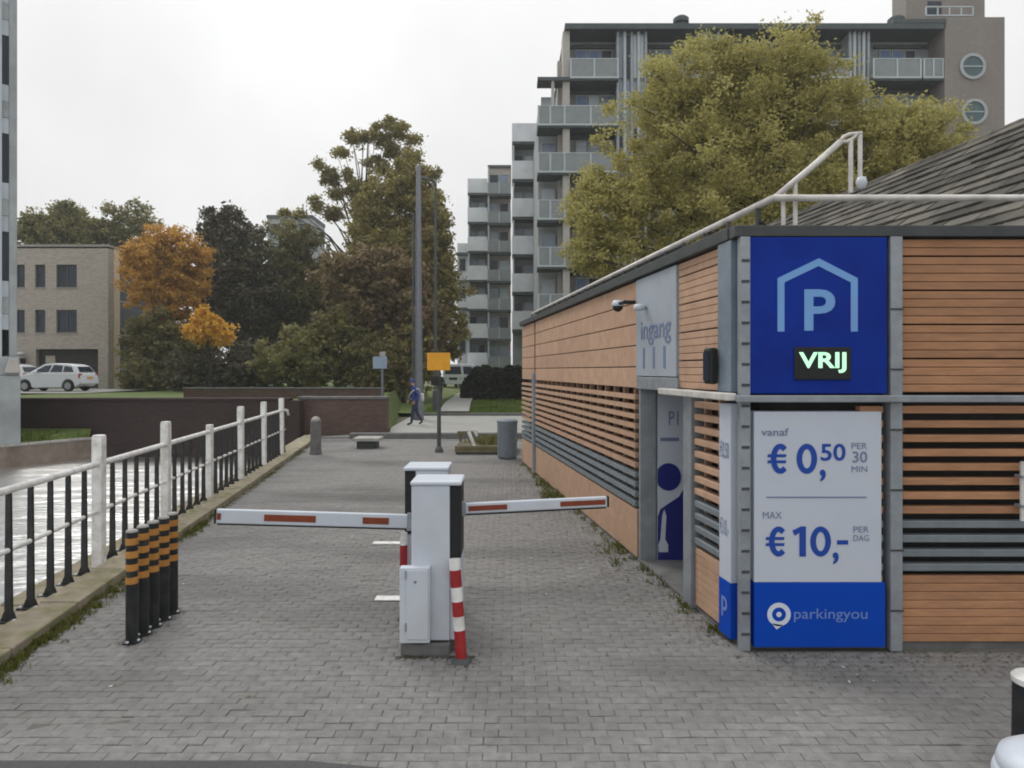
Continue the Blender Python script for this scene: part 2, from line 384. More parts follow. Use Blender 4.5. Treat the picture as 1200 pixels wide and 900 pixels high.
C = np.array([[x, y, rng.uniform(-.003, .0015)-(.006 if gt else 0)] for _, (x, y, gt, vt) in far])
VT = np.array([vt for _, (x, y, gt, vt) in far])
n = len(C); tilt = rng.normal(0, .010, (n, 2))
pvr = pv[:, [1, 0, 2]]*np.array([-1, 1, 1])
V = np.where(VT[:, None, None], pv[None], pvr[None])+C[:, None]
V[:, :, 2] += pv[None, :, 0]*tilt[:, :1]+pv[None, :, 1]*tilt[:, 1:]
V[:, :, :2] += rng.normal(0, .0015, (n, 1, 2))
Q = (pf[None]+(np.arange(n)*len(pv))[:, None, None]).reshape(-1, 4)
o = quads_mesh('pavers', V.reshape(-1, 3), Q, paver_j, pave); o['kind'] = 'stuff'
# asphalt road edge nearest the viewer
pts = [(-14, 3.66), (-1.1, 3.66)]+[(-1.1+1.1*k/6, 3.66-.17*k/6) for k in range(1, 7)]+[(2.2, 3.4), (14, 3.3), (14, -40), (-14, -40)]
mb = MB(); mb.slab([(max(x, quay_x(y)+.6) if y < 0 else max(x, kerb_x(3.6)-.25), y) for x, y in pts], -.05, .008)
struct(mb, 'asphalt_road', asphalt)
# kerb along the quay, stone by stone
mb = MB(); mb._add([(quay_x(-20), -20, -.03), (kerb_x(-20)-.02, -20, -.03), (kerb_x(21.6)-.02, 21.6, -.03), (quay_x(22), 22, -.03), (quay_x(-20), -20, -1.5), (quay_x(22), 22, -1.5)],
                   [(0, 1, 2, 3), (0, 3, 5, 4)])
quay = struct(mb, 'quay', conc_dk)
y = 3.0; k = 0
while y < 20.8:
    ln = .98
    x0, x1 = kerb_x(y), kerb_x(y+ln)
    wd = .34
    for nm, a0, a1, zt, mm in (('kerb_stone', 0, -wd, .09, kerb_m), ('edge_stone', -wd-.012, None, .062, kerb_m)):
        q = MB(); b0 = x0+a0; b1 = x1+a0
        c0 = x0+a1 if a1 else quay_x(y)-.04; c1 = x1+a1 if a1 else quay_x(y+ln)-.04
        zz = zt+random.uniform(-.008, .008)
        q.slab([(b0, y), (b1, y+ln-.012), (c1, y+ln-.012), (c0, y)], -.3, zz)
        q.build(nm, mm, quay, bevel=.012)
    y += ln; k += 1
# road, lawn, path, terrace beyond
mb = MB(); mb._add([(-4.4, 23.0, .004), (60, 23.0, .004), (60, 31.5, .004), (-4.6, 31.5, .004)], [(0, 1, 2, 3)])
struct(mb, 'road', road_m)
mb = MB(); mb.slab([(quay_x(21.2)+.2, 21.2), (40, 21.2), (40, 22.9), (-4.4, 22.9)], -.06, .02)
struct(mb, 'footpath', conc_dk)
mb = MB(); mb.box(-5.0, 3.2, 20.95, 21.2, -.06, .17); 
struct(mb, 'kerb', conc_dk, bevel=.02)
mb = MB(); mb.box(-4.5, 60, 31.5, 31.75, -.06, .13); struct(mb, 'far_kerb', conc_dk, bevel=.02)
# lawn, softly mounded
xs = np.linspace(-12, 60, 73); ys = np.linspace(31.75, 75, 44)
V = np.array([[x, y, .06+.35*((y-31.75)/43)+.05*math.sin(x*.7)+.04*math.sin(y*.9+x*.3)] for y in ys for x in xs])
Q = np.array([[j*73+i, j*73+i+1, (j+1)*73+i+1, (j+1)*73+i] for j in range(43) for i in range(72)])
o = quads_mesh('lawn', V, Q, grass_m); o['kind'] = 'structure'
mb = MB(); pth = [(-3.4, 31.76), (-2.0, 31.76), (-2.4, 40), (-3.0, 60), (-4.2, 60), (-3.9, 40)]
mb._add([(x, y, .2+.35*((y-31.75)/43)) for x, y in pth], [tuple(range(len(pth)))]); struct(mb, 'path', road_m)
# raised terrace behind the canal wall
TZ = .92
xs = np.concatenate([[-195, -120], np.linspace(-60, -4.6, 56)]); ys = np.concatenate([np.linspace(22.56, 75, 54), [140, 230]])
V = np.array([[x-(.0 if x < -20 else .13*max(0, y-23)*max(0, (x+20)/15.4)), y, TZ+.05*math.sin(x*.8)*math.sin(y*.6)+(.12 if y < 26 else 0)] for y in ys for x in xs])
for v_ in V:
    if v_[0] > -7.6: v_[1] = max(v_[1], 23.3)
nx = len(xs); Q = np.array([[j*nx+i, j*nx+i+1, (j+1)*nx+i+1, (j+1)*nx+i] for j in range(len(ys)-1) for i in range(nx-1)])
o = quads_mesh('terrace', V, Q, grass_m); o['kind'] = 'structure'
mb = MB(); mb._add([(V[j*nx+nx-1][0], V[j*nx+nx-1][1], TZ+.1) for j in range(len(ys))]+[(V[j*nx+nx-1][0]+.5, V[j*nx+nx-1][1], -.1) for j in range(len(ys))],
                   [(j, j+1, len(ys)+j+1, len(ys)+j) for j in range(len(ys)-1)]); struct(mb, 'terrace_slope', grass_m)
# terrace road where the car is parked
mb = MB(); mb._add([(-60, 33, TZ+.075), (-21, 33, TZ+.075), (-21, 41, TZ+.075), (-60, 41, TZ+.075)], [(0, 1, 2, 3)]); struct(mb, 'terrace_road', road_m)

# ------------------------------------------------------------------ walls by the canal
wl = thing('canal_wall', 'long dark damp brick wall rising out of the canal water', 'wall', (-14, 22.1, 0))
mb = MB(); mb.box(-12, gx(350, 22)+14, 0, .45, -1.6, 1.12); mb.build('wall', brick_dk, wl)
for k in range(24):                                       # coping, stone by stone
    x0 = -6.1+k*.56
    if x0+.55 > gx(350, 22)+14: break
    mb = MB(); mb.box(x0, x0+.548, -.05, .5, 1.122, 1.2+random.uniform(-.006, .006)); mb.build('coping_stone', brick_dk, wl, bevel=.012)
wl = thing('brick_parapet', 'brown brick wall block standing between the canal end and the walking man', 'wall', (0, 22.9, 0))
mb = MB(); mb.box(gx(352, 22.9), gx(454, 22.9), -.2, .25, -.07, 1.14); mb.build('wall', brick_br, wl)
x0 = gx(352, 22.9)-.03
while x0 < gx(454, 22.9)-.2:
    mb = MB(); mb.box(x0, x0+.485, -.25, .3, 1.142, 1.225+random.uniform(-.004, .004)); mb.build('coping_stone', conc_dk, wl, bevel=.01); x0 += .5
wl = thing('low_terrace_wall', 'low brown brick wall behind the canal wall, under the trees', 'wall', (0, 28, TZ))
mb = MB(); mb.box(gx(215, 28), gx(449, 28), 0, .25, -.2, .42); mb.build('wall', brick_br, wl)
mb = MB(); mb.box(gx(215, 28)-.03, gx(449, 28)+.03, -.04, .29, .422, .47); mb.build('coping', conc_dk, wl, bevel=.01)
# left bank with its brick revetment
bank = [(-60, 19.3), (-14.5, 19.55), (-13.25, 21.9), (-13.25, 22.1), (-60, 22.1)]
mb = MB(); mb.slab([(-60, 19.45), (-14.55, 19.7), (-13.4, 21.9), (-13.4, 22.1), (-60, 22.1)], -1.4, -.06); struct(mb, 'bank', soil_m)
q = MB(); q._add([(x, y, z) for x, y, z in ((-60, 19.5, -.05), (-14.6, 19.8, -.05), (-13.5, 21.8, -.05), (-13.6, 22.08, .22), (-60, 22.08, .22))], [(0, 1, 2, 3, 4)])
struct(q, 'bank_grass', grass_m)
rv = thing('bank_wall', 'brown brick bank wall with pale coping below the grey tower', 'wall', (0, 0, 0))
for a, b2 in (((-30, 19.36), (-14.5, 19.55)), ((-14.5, 19.55), (-13.25, 21.95))):
    A, B = Vector((*a, 0)), Vector((*b2, 0)); d = (B-A).normalized(); nn = Vector((d.y, -d.x, 0)); ln = (B-A).length
    Mx = Matrix(((d.x, nn.x, 0, A.x), (d.y, nn.y, 0, A.y), (0, 0, 1, 0), (0, 0, 0, 1)))
    mb = MB(Mx); mb.box(0, ln, -.14, 0, -1.5, -.1); mb.build('wall', mat('worn bank brick', (.2, .165, .135), .9, .25, 5, .4, dirt=((.11, .08, .065), .6, 1.2)) if ln > 5 else bpy.data.materials['worn bank brick'], rv)
    k = 0; x0 = max(0, ln-3.0 if ln > 5 else 0)
    while x0 < ln-.1:
        mb = MB(Mx); mb.box(x0, min(x0+.58, ln), -.2, .04, -.098, -.03+random.uniform(-.01, .01)); mb.build('coping_stone', conc, rv, bevel=.012); x0 += .6

# ------------------------------------------------------------------ canal railing
fr = thing('canal_railing', 'white rail fence with black uprights along the canal quay', 'railing', (0, 0, .07))
def fp(Y, z): return (fence_x(Y), Y, z)
y0 = 5.23-1.87*2
mb = MB(); mb.path([fp(1.4, 1.06), fp(16.75, 1.06), (fence_x(16.75)+.02, 16.95, 1.03), (fence_x(16.75)+.03, 17.02, .92)], .032, 10); mb.build('top_rail', whitep2, fr, smooth=True)
mb = MB(); mb.path([fp(1.4, .57), fp(16.9, .57)], .021, 10); mb.build('lower_rail', whitep2, fr, smooth=True)
bsrc = psrc = None
for k in range(9):
    Yp = y0+1.87*k
    hh = 1.36 if k != 5 else 1.17
    if k == 5: mb = MB(); mb.box(-.045, .045, -.045, .045, -.02, hh); o = mb.build('post', whitep2, fr, bevel=.008); o.location = fp(Yp, 0)
    elif Yp < 16.9:
        if psrc is None:
            mb = MB(); mb.box(-.054, .054, -.045, .045, -.02, hh-.02); mb.prism([(-.054, hh-.02), (.054, hh-.02), (.042, hh), (-.042, hh)], -.045, .045); psrc = mb.build('post', whitep2, fr, bevel=.008); psrc.location = fp(Yp, 0)
        else: o = piece(psrc, fr, fp(Yp, 0))
    for j in range(1, 6):
        Yb = Yp+j*.312
        if Yb > 16.8: break
        if bsrc is None:
            mb = MB(); mb.prism([(-.03, .0), (.03, .0), (.02, 1.03), (-.02, 1.03)], -.012, .012)
            mb.box(-.09, .09, -.05, .05, -.012, .004); mb.prism([(-.06, .004), (.06, .004), (.036, .07), (-.036, .07)], -.011, .011)
            bsrc = mb.build('baluster', blackp, fr); bsrc.location = fp(Yb, 0)
            for sx in (-.065, .065):
                q = MB(); q.lathe([(.014, .004), (.014, .014), (.006, .02)], (sx, -.03, 0), 8); q.build('bolt', whitep, bsrc)
        else:
            o = piece(bsrc, fr, fp(Yb, 0))
            for c in bsrc.children: piece(c, o, c.location)

# ------------------------------------------------------------------ bollards
def bollard_root(loc, label):
    r = thing('striped_bollard', label, 'bollard', loc, 0, 'black and orange bollards in a row by the railing')
    mb = MB(); mb.lathe([(.044, .0), (.044, .845), (.041, .858), (.02, .868)], n=16); mb.build('shaft', blackp, r, smooth=False)
    mb = MB(); mb.lathe([(.045, .852), (.04, .866), (.015, .872), (.004, .873)], n=16); mb.build('cap', conc, r)
    for k in range(4):
        z = .455+.1*k
        q = MB(); q.lathe([(.0455, z), (.0455, z+.052)], n=16); q.build('band', orange, r)
    q = MB(); q.slab([(.07*math.cos(a), .07*math.sin(a)) for a in np.linspace(0, 2*PI, 17)[:-1]], .0, .012); q.build('foot', blackp, r)
    for a in (-.7, .9):
        q = MB(); q.lathe([(.011, .012), (.011, .022), (.004, .026)], (.055*math.cos(a-PI/2+.6), .055*math.sin(a-PI/2+.6), 0), 8); q.build('bolt', whitep, r)
    return r
bl = ['black bollard with orange bands, nearest the viewer in its row', 'black bollard with orange bands, second of its row from the viewer',
      'black bollard with orange bands, the middle one of its row', 'black bollard with orange bands, fourth of its row from the viewer',
      'black bollard with orange bands, last of its row beside the barrier arm']
b0 = bollard_root((-2.94, 5.28, 0), bl[0])
for k in range(1, 5):
    o = dup(b0, (-2.94+random.uniform(-.008, .008), 5.28+.16*k, 0), random.uniform(-.3, .3), bl[k])
    o.rotation_euler.x = random.uniform(-.008, .008)

# ------------------------------------------------------------------ barrier cabinets
def cabinet(name, label, Y, pxs, zt, mirror, fr_py=None):
    """white barrier cabinet; pxs = left px, right px of the white body, outer px of the dark strip"""
    x0, x1, xd = (gx(p, Y) for p in pxs)
    cx = (x0+x1)/2
    r = thing(name, label, 'barrier', (cx, Y, 0), 0, 'white barrier cabinets on the island')
    dy = .34
    m_ = MB(); m_.box(x0-cx-.075 if not mirror else x0-cx, x1-cx+(.0 if not mirror else .075), -.03, dy+.03, 0, .085); m_.build('plinth', conc_dk, r, bevel=.008)
    m_ = MB(); m_.box(x0-cx, x1-cx, 0, dy, .1, zt-.02); m_.build('body', whitep, r, bevel=.008)
    m_ = MB(); m_.box(min(x0, xd)-cx-.008, max(x1, xd)-cx+.008, -.012, dy+.012, zt-.02, zt+.012); m_.build('lid', whitep, r, bevel=.012)
    e0, e1 = (x1-cx+.001, xd-cx) if not mirror else (xd-cx, x0-cx-.001)
    m_ = MB(); m_.box(e0, e1, .015, dy-.02, zt-.56, zt-.024); m_.build('arm_housing', black, r, bevel=.006)
    m_ = MB(); m_.box(e0, e1, .02, dy-.03, .1, zt-.563); m_.build('side_panel', whitep, r, bevel=.004)
    bx0, bx1 = (x0-cx-.075, x0-cx+.145) if not mirror else (x1-cx-.145, x1-cx+.075)
    m_ = MB(); m_.box(bx0, bx1, -.075, -.001, .11, .66); m_.build('meter_box', whitep, r, bevel=.006)
    m_ = MB(); m_.box(bx0+.05, bx1-.012, -.083, -.0755, .14, .645); dr = m_.build('door', whitep, r, bevel=.003)
    m_ = MB(); m_.tube((bx0+.115, -.088, .56), (bx0+.115, -.0832, .56), .011, n=10); m_.build('lock', steel, dr)
    for z in (.2, .58):
        m_ = MB(); m_.box(bx0+.042, bx0+.052, -.09, -.076, z, z+.06); m_.build('hinge', steel, dr)
    return r, cx
ca, ccx = cabinet('barrier_cabinet', 'white barrier cabinet with a grey door, in front of the other cabinet', 5.05, (482, 527, 540), gz(566, 5.05), False)
def arm(parent, p0, p1, hgt, stripes, cx, Y):
    p0, p1 = Vector(p0)-Vector((cx, Y, 0)), Vector(p1)-Vector((cx, Y, 0))
    d = p1-p0; ln = d.length; d = d.normalized(); up = Vector((0, 0, 1)); up = (up-d*up.dot(d)).normalized(); nn = d.cross(up)
    Mx = Matrix(((d.x, nn.x, up.x, p0.x), (d.y, nn.y, up.y, p0.y), (d.z, nn.z, up.z, p0.z), (0, 0, 0, 1)))
    m_ = MB(Mx); m_.box(0, ln, -.02, .02, -hgt/2, hgt/2); a = m_.build('barrier_arm', whitep, parent, bevel=.01)
    m_ = MB(Mx); m_.box(.01, ln-.01, -.012, .012, -hgt/2-.012, -hgt/2-.001); m_.build('rubber_edge', black, a)
    s = -1 if nn.y > 0 else 1
    for u0, u1 in stripes:
        m_ = MB(Mx); m_.box(u0*ln, u1*ln, s*.0205, s*.0245, -hgt*.23, hgt*.23); m_.build('red_stripe', redrefl, a)
    m_ = MB(Mx); m_.box(.0, .05, -.028, .028, -hgt/2-.016, hgt/2+.012); m_.build('clamp', steel, a, bevel=.004)
    m_ = MB(Mx); m_.box(ln+.001, ln+.014, -.021, .021, -hgt/2, hgt/2); m_.build('end_cap', black, a)
    return a
arm(ca, at(538, 596, 5.2), at(711, 587.5, 5.38), .082, ((.06, .315), (.675, .985)), ccx, 5.05)
cb, cbx = cabinet('barrier_cabinet', 'white barrier cabinet partly hidden behind the front one', 5.8, (487, 525, 474), gz(549, 5.8), True)
arm(cb, at(484, 611, 5.78), at(254, 604.5, 5.62), .118, ((.125, .26), (.5, .76), (.975, .995)), cbx, 5.8)
# red and white posts
def warn_post(label, base, top, r, segs, foot=True):
    o = thing('warning_post', label, 'post', base, 0, 'red and white warning posts')
    tp = Vector(top)-Vector(base)
    for z0, z1, c in segs:
        m_ = MB(); m_.tube(tp*z0, tp*z1, r, n=14); m_.build('red_section' if c else 'white_section', redp if c else whitep2, o)
    m_ = MB(); m_.lathe([(r*1.9, 0), (r*1.7, .012), (r*1.05, .03)], n=14); m_.build('foot', steel_dk, o)
    return o
warn_post('red and white post leaning at the right of the front cabinet', at(541, 775, 4.927), at(532.5, 655, 4.99), .042,
          ((.012, .305, 1), (.305, .44, 0), (.44, .585, 1), (.585, .725, 0), (.725, .895, 1), (.895, 1.0, 0)))
warn_post('red and white post at the left of the rear cabinet', (gx(473, 5.75), 5.75, 0), (gx(473, 5.75), 5.75, gz(624, 5.75)), .032,
          ((.01, .2, 1), (.2, .4, 0), (.4, .58, 0), (.58, .86, 1), (.86, 1.0, 0)))
for px0, px1, py, lb in ((437, 468, 637, 'short white painted line behind the barrier arm'), (440, 470, 702, 'short white painted line left of the front cabinet')):
    Y = F*H/(py-HOR)
    m_ = MB(); m_.box(gx(px0, Y), gx(px1, Y)+.1, Y-.06, Y+.06, .004, .012); tag(m_.build('road_marking', whitep2), lb, 'marking', 'white lines by the cabinets')

# ------------------------------------------------------------------ the parking building
bd = thing('parking_building', 'low parking entrance building clad in terracotta boards with louvres', 'building', tuple(P0))
MF = Matrix.Identity(4)                                           # front frame: x right, y into the building, z up, from the corner
MS = Matrix(((SD.x, -SN.x, 0, 0), (SD.y, -SN.y, 0, 0), (0, 0, 1, 0), (0, 0, 0, 1)))  # side frame: x along the wall, y into the building
TOP, MID, LOW = 3.09, 1.90, .555
LEN = 10.5; FW = 4.6
# dark core behind the louvres, leaving out the door recess
q = MB(MS); q.box(.35, 1.05, .16, .5, .0, 3.05); q.box(2.5, LEN-.02, .16, .5, 0, 3.05); q.box(1.05, 2.5, 1.0, 1.2, 0, 1.95); q.box(1.05, 2.5, .12, 1.0, 1.955, 3.05); q.build('inner_wall', dark_in, bd)
q = MB(); q.box(.2, FW, .16, .4, 0, 3.05); q.build('inner_wall', dark_in, bd)
q = MB(); q.slab([(.12, .05), (FW, .05), (FW, LEN), (SD.x*LEN+.1, SD.y*LEN)], 3.092, 3.15); q.build('flat_roof', conc_dk, bd)
def run(M, x0, x1, zs, nm, m, y0, y1, bev=.004):
    """one board per entry of zs = (z0, z1), all sharing one mesh where the height agrees"""
    cache = {}
    for z0, z1 in zs:
        k = round(z1-z0, 4)
        if k not in cache:
            q = MB(M); q.box(x0, x1, y0, y1, 0, z1-z0); cache[k] = q.build(nm, m, bd, bevel=bev, seg=1); cache[k].location = (0, 0, z0)
        else: piece(cache[k], bd, (0, 0, z0))
def boards(z0, z1, n, group=4, gap=.004, big=.008):
    h = (z1-z0)/n; out = []
    for i in range(n):
        a = z0+i*h; out.append((a+gap/2+(big/2 if i % group == 0 else 0), a+h-gap/2-(big/2 if i % group == group-1 else 0)))
    return out
up = boards(MID+.03, TOP, 18)
lo = boards(.045, LOW, 8, 8)
sl = [(MID-.125-.108*i, MID-.125-.108*i+.054) for i in range(8)]
sg = [(MID-.125-.108*i, MID-.125-.108*i+.054) for i in range(8, 12)]
PXR = 1.215                                                      # right post, from the corner
run(MF, PXR, FW, up, 'plank', terra, .0, .05); run(MF, PXR, FW, lo, 'plank', terra, .0, .05)
run(MF, PXR, FW, sl, 'slat', terra, -.01, .07); run(MF, PXR, FW, sg, 'grey_slat', slat_grey, -.01, .07)
run(MF, .9, 1.08, lo, 'plank', terra, .01, .05); run(MF, .9, 1.08, sl, 'slat', terra, .0, .07); run(MF, .9, 1.08, sg, 'grey_slat', slat_grey, .0, .07)
run(MS, .30, 1.22, up, 'plank', terra_pan, .0, .05)
run(MS, .30, .84, lo, 'plank', terra_pan, .0, .05); run(MS, .30, .84, sl, 'slat', terra_pan, -.01, .07); run(MS, .30, .84, sg, 'grey_slat', slat_grey, -.01, .07)
run(MS, 2.46, 8.78, sl, 'slat', terra_pan, -.01, .07, 0); run(MS, 2.46, 8.78, sg, 'grey_slat', slat_grey, -.01, .07, 0)
run(MS, 8.95, LEN, sl, 'slat', terra_pan, -.01, .07, 0); run(MS, 8.95, LEN, sg, 'grey_slat', slat_grey, -.01, .07, 0)
# far part of the side: wide panels
pan = [(a, b) for a, b in boards(MID+.0, TOP, 5, 1, .004, .008)]
xs = [2.42, 4.5, 6.6, 8.78]
for a, b in zip(xs[:-1], xs[1:]): run(MS, a+.004, b-.004, pan, 'cladding_panel', terra_pan, .0, .05)
run(MS, 8.95, LEN, pan, 'cladding_panel', terra_pan, .0, .05)
for a, b in zip(xs[:-1], xs[1:]): run(MS, a+.004, b-.004, [(.03, LOW)], 'base_panel', terra_pan, .0, .06)
run(MS, 8.95, LEN, [(.03, LOW)], 'base_panel', terra_pan, .0, .06)
# uprights behind the louvres
for k in range(16):
    q = MB(MS); x = 2.7+k*.4; q.box(x, x+.05, .072, .13, LOW, MID); q.build('louvre_upright', terra_pan, bd)
for x in (.52, .8):
    q = MB(MS); q.box(x-.02, x+.02, .072, .13, LOW, MID); q.build('louvre_upright', terra_pan, bd)
for x in (2.3, 3.4):
    q = MB(); q.box(x, x+.05, .072, .13, LOW, MID); q.build('louvre_upright', steel_dk, bd)
# posts
def post(M, x0, x1, y0, y1, z0, z1, m=steel, name='post', bev=.006):
    q = MB(M); q.box(x0, x1, y0, y1, z0, z1); return q.build(name, m, bd, bevel=bev)
pr = post(MF, 1.10, 1.19, -.06, .06, 0, TOP+.01)
for z in np.arange(.3, 3.0, .45):
    q = MB(); q.box(1.095, 1.195, -.066, -.061, z, z+.014); q.build('joint_plate', steel_dk, pr)
pc = post(MF, -.02, .055, -.055, .02, 0, TOP+.01)
for z in np.arange(.12, 3.0, .155 ):
    q = MB(); q.box(-.012, .047, -.0605, -.0555, z, z+.02); q.build('notch', steel_dk, pc)
pf_ = post(MS, 8.79, 8.94, -.05, .06, 0, 1.95+.1)
# door recess: jamb, far pillar, return wall
post(MS, .86, 1.03, -.035, .3, 0, MID+.03, steel, 'door_jamb')
q = MB(); Yp = 7.45-P0.y
q.box(gx(750, 7.45)-P0.x, gx(769, 7.45)-P0.x, Yp, Yp+.06, .0, gz(446, 7.45)); q.build('door_pillar', steel, bd, bevel=.006)
q = MB(); q.box(gx(769, 7.45)-P0.x+.003, gx(830, 7.45)-P0.x, Yp+.04, Yp+.1, .0, 1.95); q.build('recess_wall', pale_panel, bd)
q = MB(MS); q.box(1.19, 2.36, -.03, .1, MID+.0, MID+.13); q.build('door_lintel', steel, bd, bevel=.006)
q = MB(MS); q.box(1.03, 2.4, .0, 1.0, .004, .03); q.build('threshold', conc_dk, bd)
# mid rail and its canopy over the door
q = MB(); q.box(-.06, FW, -.1, -.0605, 1.862, 1.915); q.build('mid_rail', steel, bd, bevel=.008)
q = MB(MS); q.box(-.05, 1.42, -.13, -.0565, 1.872, 1.93); q.build('door_canopy_rail', rail_w, bd, bevel=.01)
# fascia
q = MB(); q.box(-.06, FW, -.05, .12, TOP+.012, 3.185); q.build('fascia', steel_dk, bd, bevel=.006)
q = MB(MS); q.box(.1, LEN+.03, -.06, .12, TOP+.012, 3.20); q.build('fascia', steel_dk, bd, bevel=.006)
q = MB(MS); q.box(1.9, LEN+.03, .31, .35, 3.152, 3.40); q.build('parapet_panel', steel_dk, bd)
# shadow gap plinth
q = MB(); q.box(.06, FW, .02, .1, -.02, .045); q.build('plinth', conc_dk, bd)
q = MB(MS); q.box(.06, .86, .015, .1, -.02, .03); q.box(2.4, LEN, .015, .1, -.02, .03); q.build('plinth', conc_dk, bd)

# grey name panel above the door
np_ = thing('grey_number_panel', 'tall pale grey panel with numbers above the side doorway', 'sign', tuple(P0+SD*1.8))
MS2 = MS.copy()
sfn = lambda x, z: tuple(MS @ Vector((x, -.0245, z)))
q = MB(MS); q.box(1.235-1.8, 2.395-1.8, -.02, .045, MID+.14, TOP-.004); q.build('panel', pale_panel, np_, bevel=.004)
lettering('ingang', -.42, .44, 2.36, 2.62, printg, np_, lambda x, z: sfn(-x, z), .008)
for xx in (.33, .03, -.27):
    q = MB(MS); q.box(xx-.03, xx+.03, -.024, -.0205, 2.12, 2.34); q.build('bar_mark', printg, np_)
# information panel in the doorway
ip = thing('figure_panel', 'tall pale panel with a navy figure inside the side doorway', 'sign', (P0.x+gx(787, 7.45)-P0.x, 7.45+.03, 0))
W0 = gx(770, 7.45)-gx(787, 7.45)+.006; W1 = gx(806, 7.45)-gx(787, 7.45)
q = MB(); q.box(W0, W1+.1, -.02, .005, .03, gz(462, 7.45)); q.build('panel', signw, ip)
def ipx(px): return gx(px, 7.45)-gx(787, 7.45)
def ipz(py): return gz(py, 7.45)
figs = mat('navy print', (.012, .018, .17), .5, .05, 2, 0)
q = MB(); q.slab([(0, 0)], 0, 0) if False else None
circ = [(ipx(783.5)+.138*math.cos(a), ipz(559)+.15*math.sin(a)) for a in np.linspace(0, 2*PI, 33)[:-1]]
circ = [(max(x, W0+.002), z) for x, z in circ]
q = MB(); q.prism(circ, -.026, -.021); q.build('figure_head', figs, ip)
body = [(ipx(771), ipz(657)), (ipx(806), ipz(657)), (ipx(806), ipz(565)), (ipx(796), ipz(582)), (ipx(784), ipz(590)), (ipx(774), ipz(597)), (ipx(771), ipz(606))]
q = MB(); q.prism(body, -.026, -.021); q.build('figure_body', figs, ip)
q = MB(); q.prism([(ipx(772), ipz(647)), (ipx(783), ipz(647)), (ipx(783), ipz(638)), (ipx(779.5), ipz(632)), (ipx(781), ipz(605)), (ipx(778.5), ipz(597)), (ipx(776), ipz(604)), (ipx(774), ipz(632)), (ipx(771.5), ipz(638))], -.0295, -.0265); q.build('figure_arm', signw, ip)
ifn = lambda x, z: (x, -.0245, z)
lettering('P1', ipx(784), ipx(795), ipz(498), ipz(482), printg, ip, ifn)
q = MB(); q.box(ipx(774), ipx(796), -.0235, -.0205, ipz(517), ipz(513)); q.build('print_line', printg, ip)

def glyph(kind, x0, x1, z0, z1, st, m, parent, y, name='lettering'):
    """heavy numerals drawn as strokes in the plane y"""
    q = MB(); cx, cz, rx, rz = (x0+x1)/2, (z0+z1)/2, (x1-x0)/2, (z1-z0)/2
    if kind == '0': A = np.linspace(0, 2*PI, 49)
    elif kind == '€': cx += rx*.22; A = np.linspace(math.radians(48), math.radians(312), 41)
    if kind in '0€':
        n = len(A); rx2 = rx*.9 if kind == '€' else rx
        q._add([(cx+(rx2-d)*math.cos(a), y, cz+(rz-d*.95)*math.sin(a)) for d in (0, st) for a in A], [(i, i+1, n+i+1, n+i) for i in range(n-1)])
        if kind == '€':
            for dz in (.2, -.2):
                q._add([(x0, y-.0004, cz+rz*(dz-.1)), (cx+rx*.5, y-.0004, cz+rz*(dz-.1)), (cx+rx*.56, y-.0004, cz+rz*(dz+.1)), (x0+rx*.06, y-.0004, cz+rz*(dz+.1))], [(0, 1, 2, 3)])
    if kind == '1':
        q._add([(x1-st*1.15, y, z0), (x1, y, z0), (x1, y, z1), (x1-st*.9, y, z1), (x0, y, z1-rz*.28), (x0+st*.45, y, z1-rz*.62), (x1-st*1.15, y, z1-rz*.42)], [(0, 1, 2, 3, 6), (3, 4, 5, 6)])
    return q.build(name, m, parent)

# blue parking sign on the corner
YS = 5.153
def fx(px): return gx(px, YS)-P0.x
def fz(py): return gz(py, YS)
bs = thing('parking_sign', 'large navy blue parking sign with a white-blue P under a roof outline', 'sign', tuple(P0))
q = MB(); q.box(fx(873), fx(1035.5), -.05, .14, 1.925, TOP+.006); q.build('panel', navy, bs, bevel=.006)
ffn = lambda x, z: (x, -.0535, z)
q = MB()
out_pts = [(908, 389), (908, 327), (956, 304), (1001, 327), (1001, 389), (993, 389), (993, 332), (955.5, 313), (916, 332), (916, 389)]
q.prism([(fx(a), fz(b)) for a, b in out_pts], -.054, -.0505); q.build('roof_outline', lblue, bs)
lettering('P', fx(939), fx(975), fz(388), fz(340), lblue, bs, ffn, .02, 'letter_p')
q = MB(); q.box(fx(927), fx(993), -.0625, -.0505, fz(445), fz(407)); dp = q.build('display', black, bs, bevel=.012)
lettering('VRIJ', fx(932), fx(987), fz(437), fz(413), led, dp, lambda x, z: (x, -.0645, z), .025, 'lit_word')
q = MB(MS); q.box(.07, .295, -.045, .12, 1.935, TOP+.006); q.build('side_panel', mat('reflective side panel', (.20, .25, .30), .15, .3, 2.5, 0, spec=.8), bs)
lm = thing('wall_lamp', 'black box lamp on the side edge of the parking sign', 'lamp', tuple(P0+SD*.33+SN*.05+Vector((0, 0, 1.96))))
q = MB(MS); q.box(-.07, .07, -.075, -.004, .03, .32); q.build('housing', black, lm, bevel=.02)
q = MB(MS); q.box(-.05, .05, -.082, -.076, .06, .28); q.build('lens', glass, lm)
q = MB(MS); q.box(-.03, .03, -.003, .05, .1, .2); q.build('bracket', steel_dk, lm)

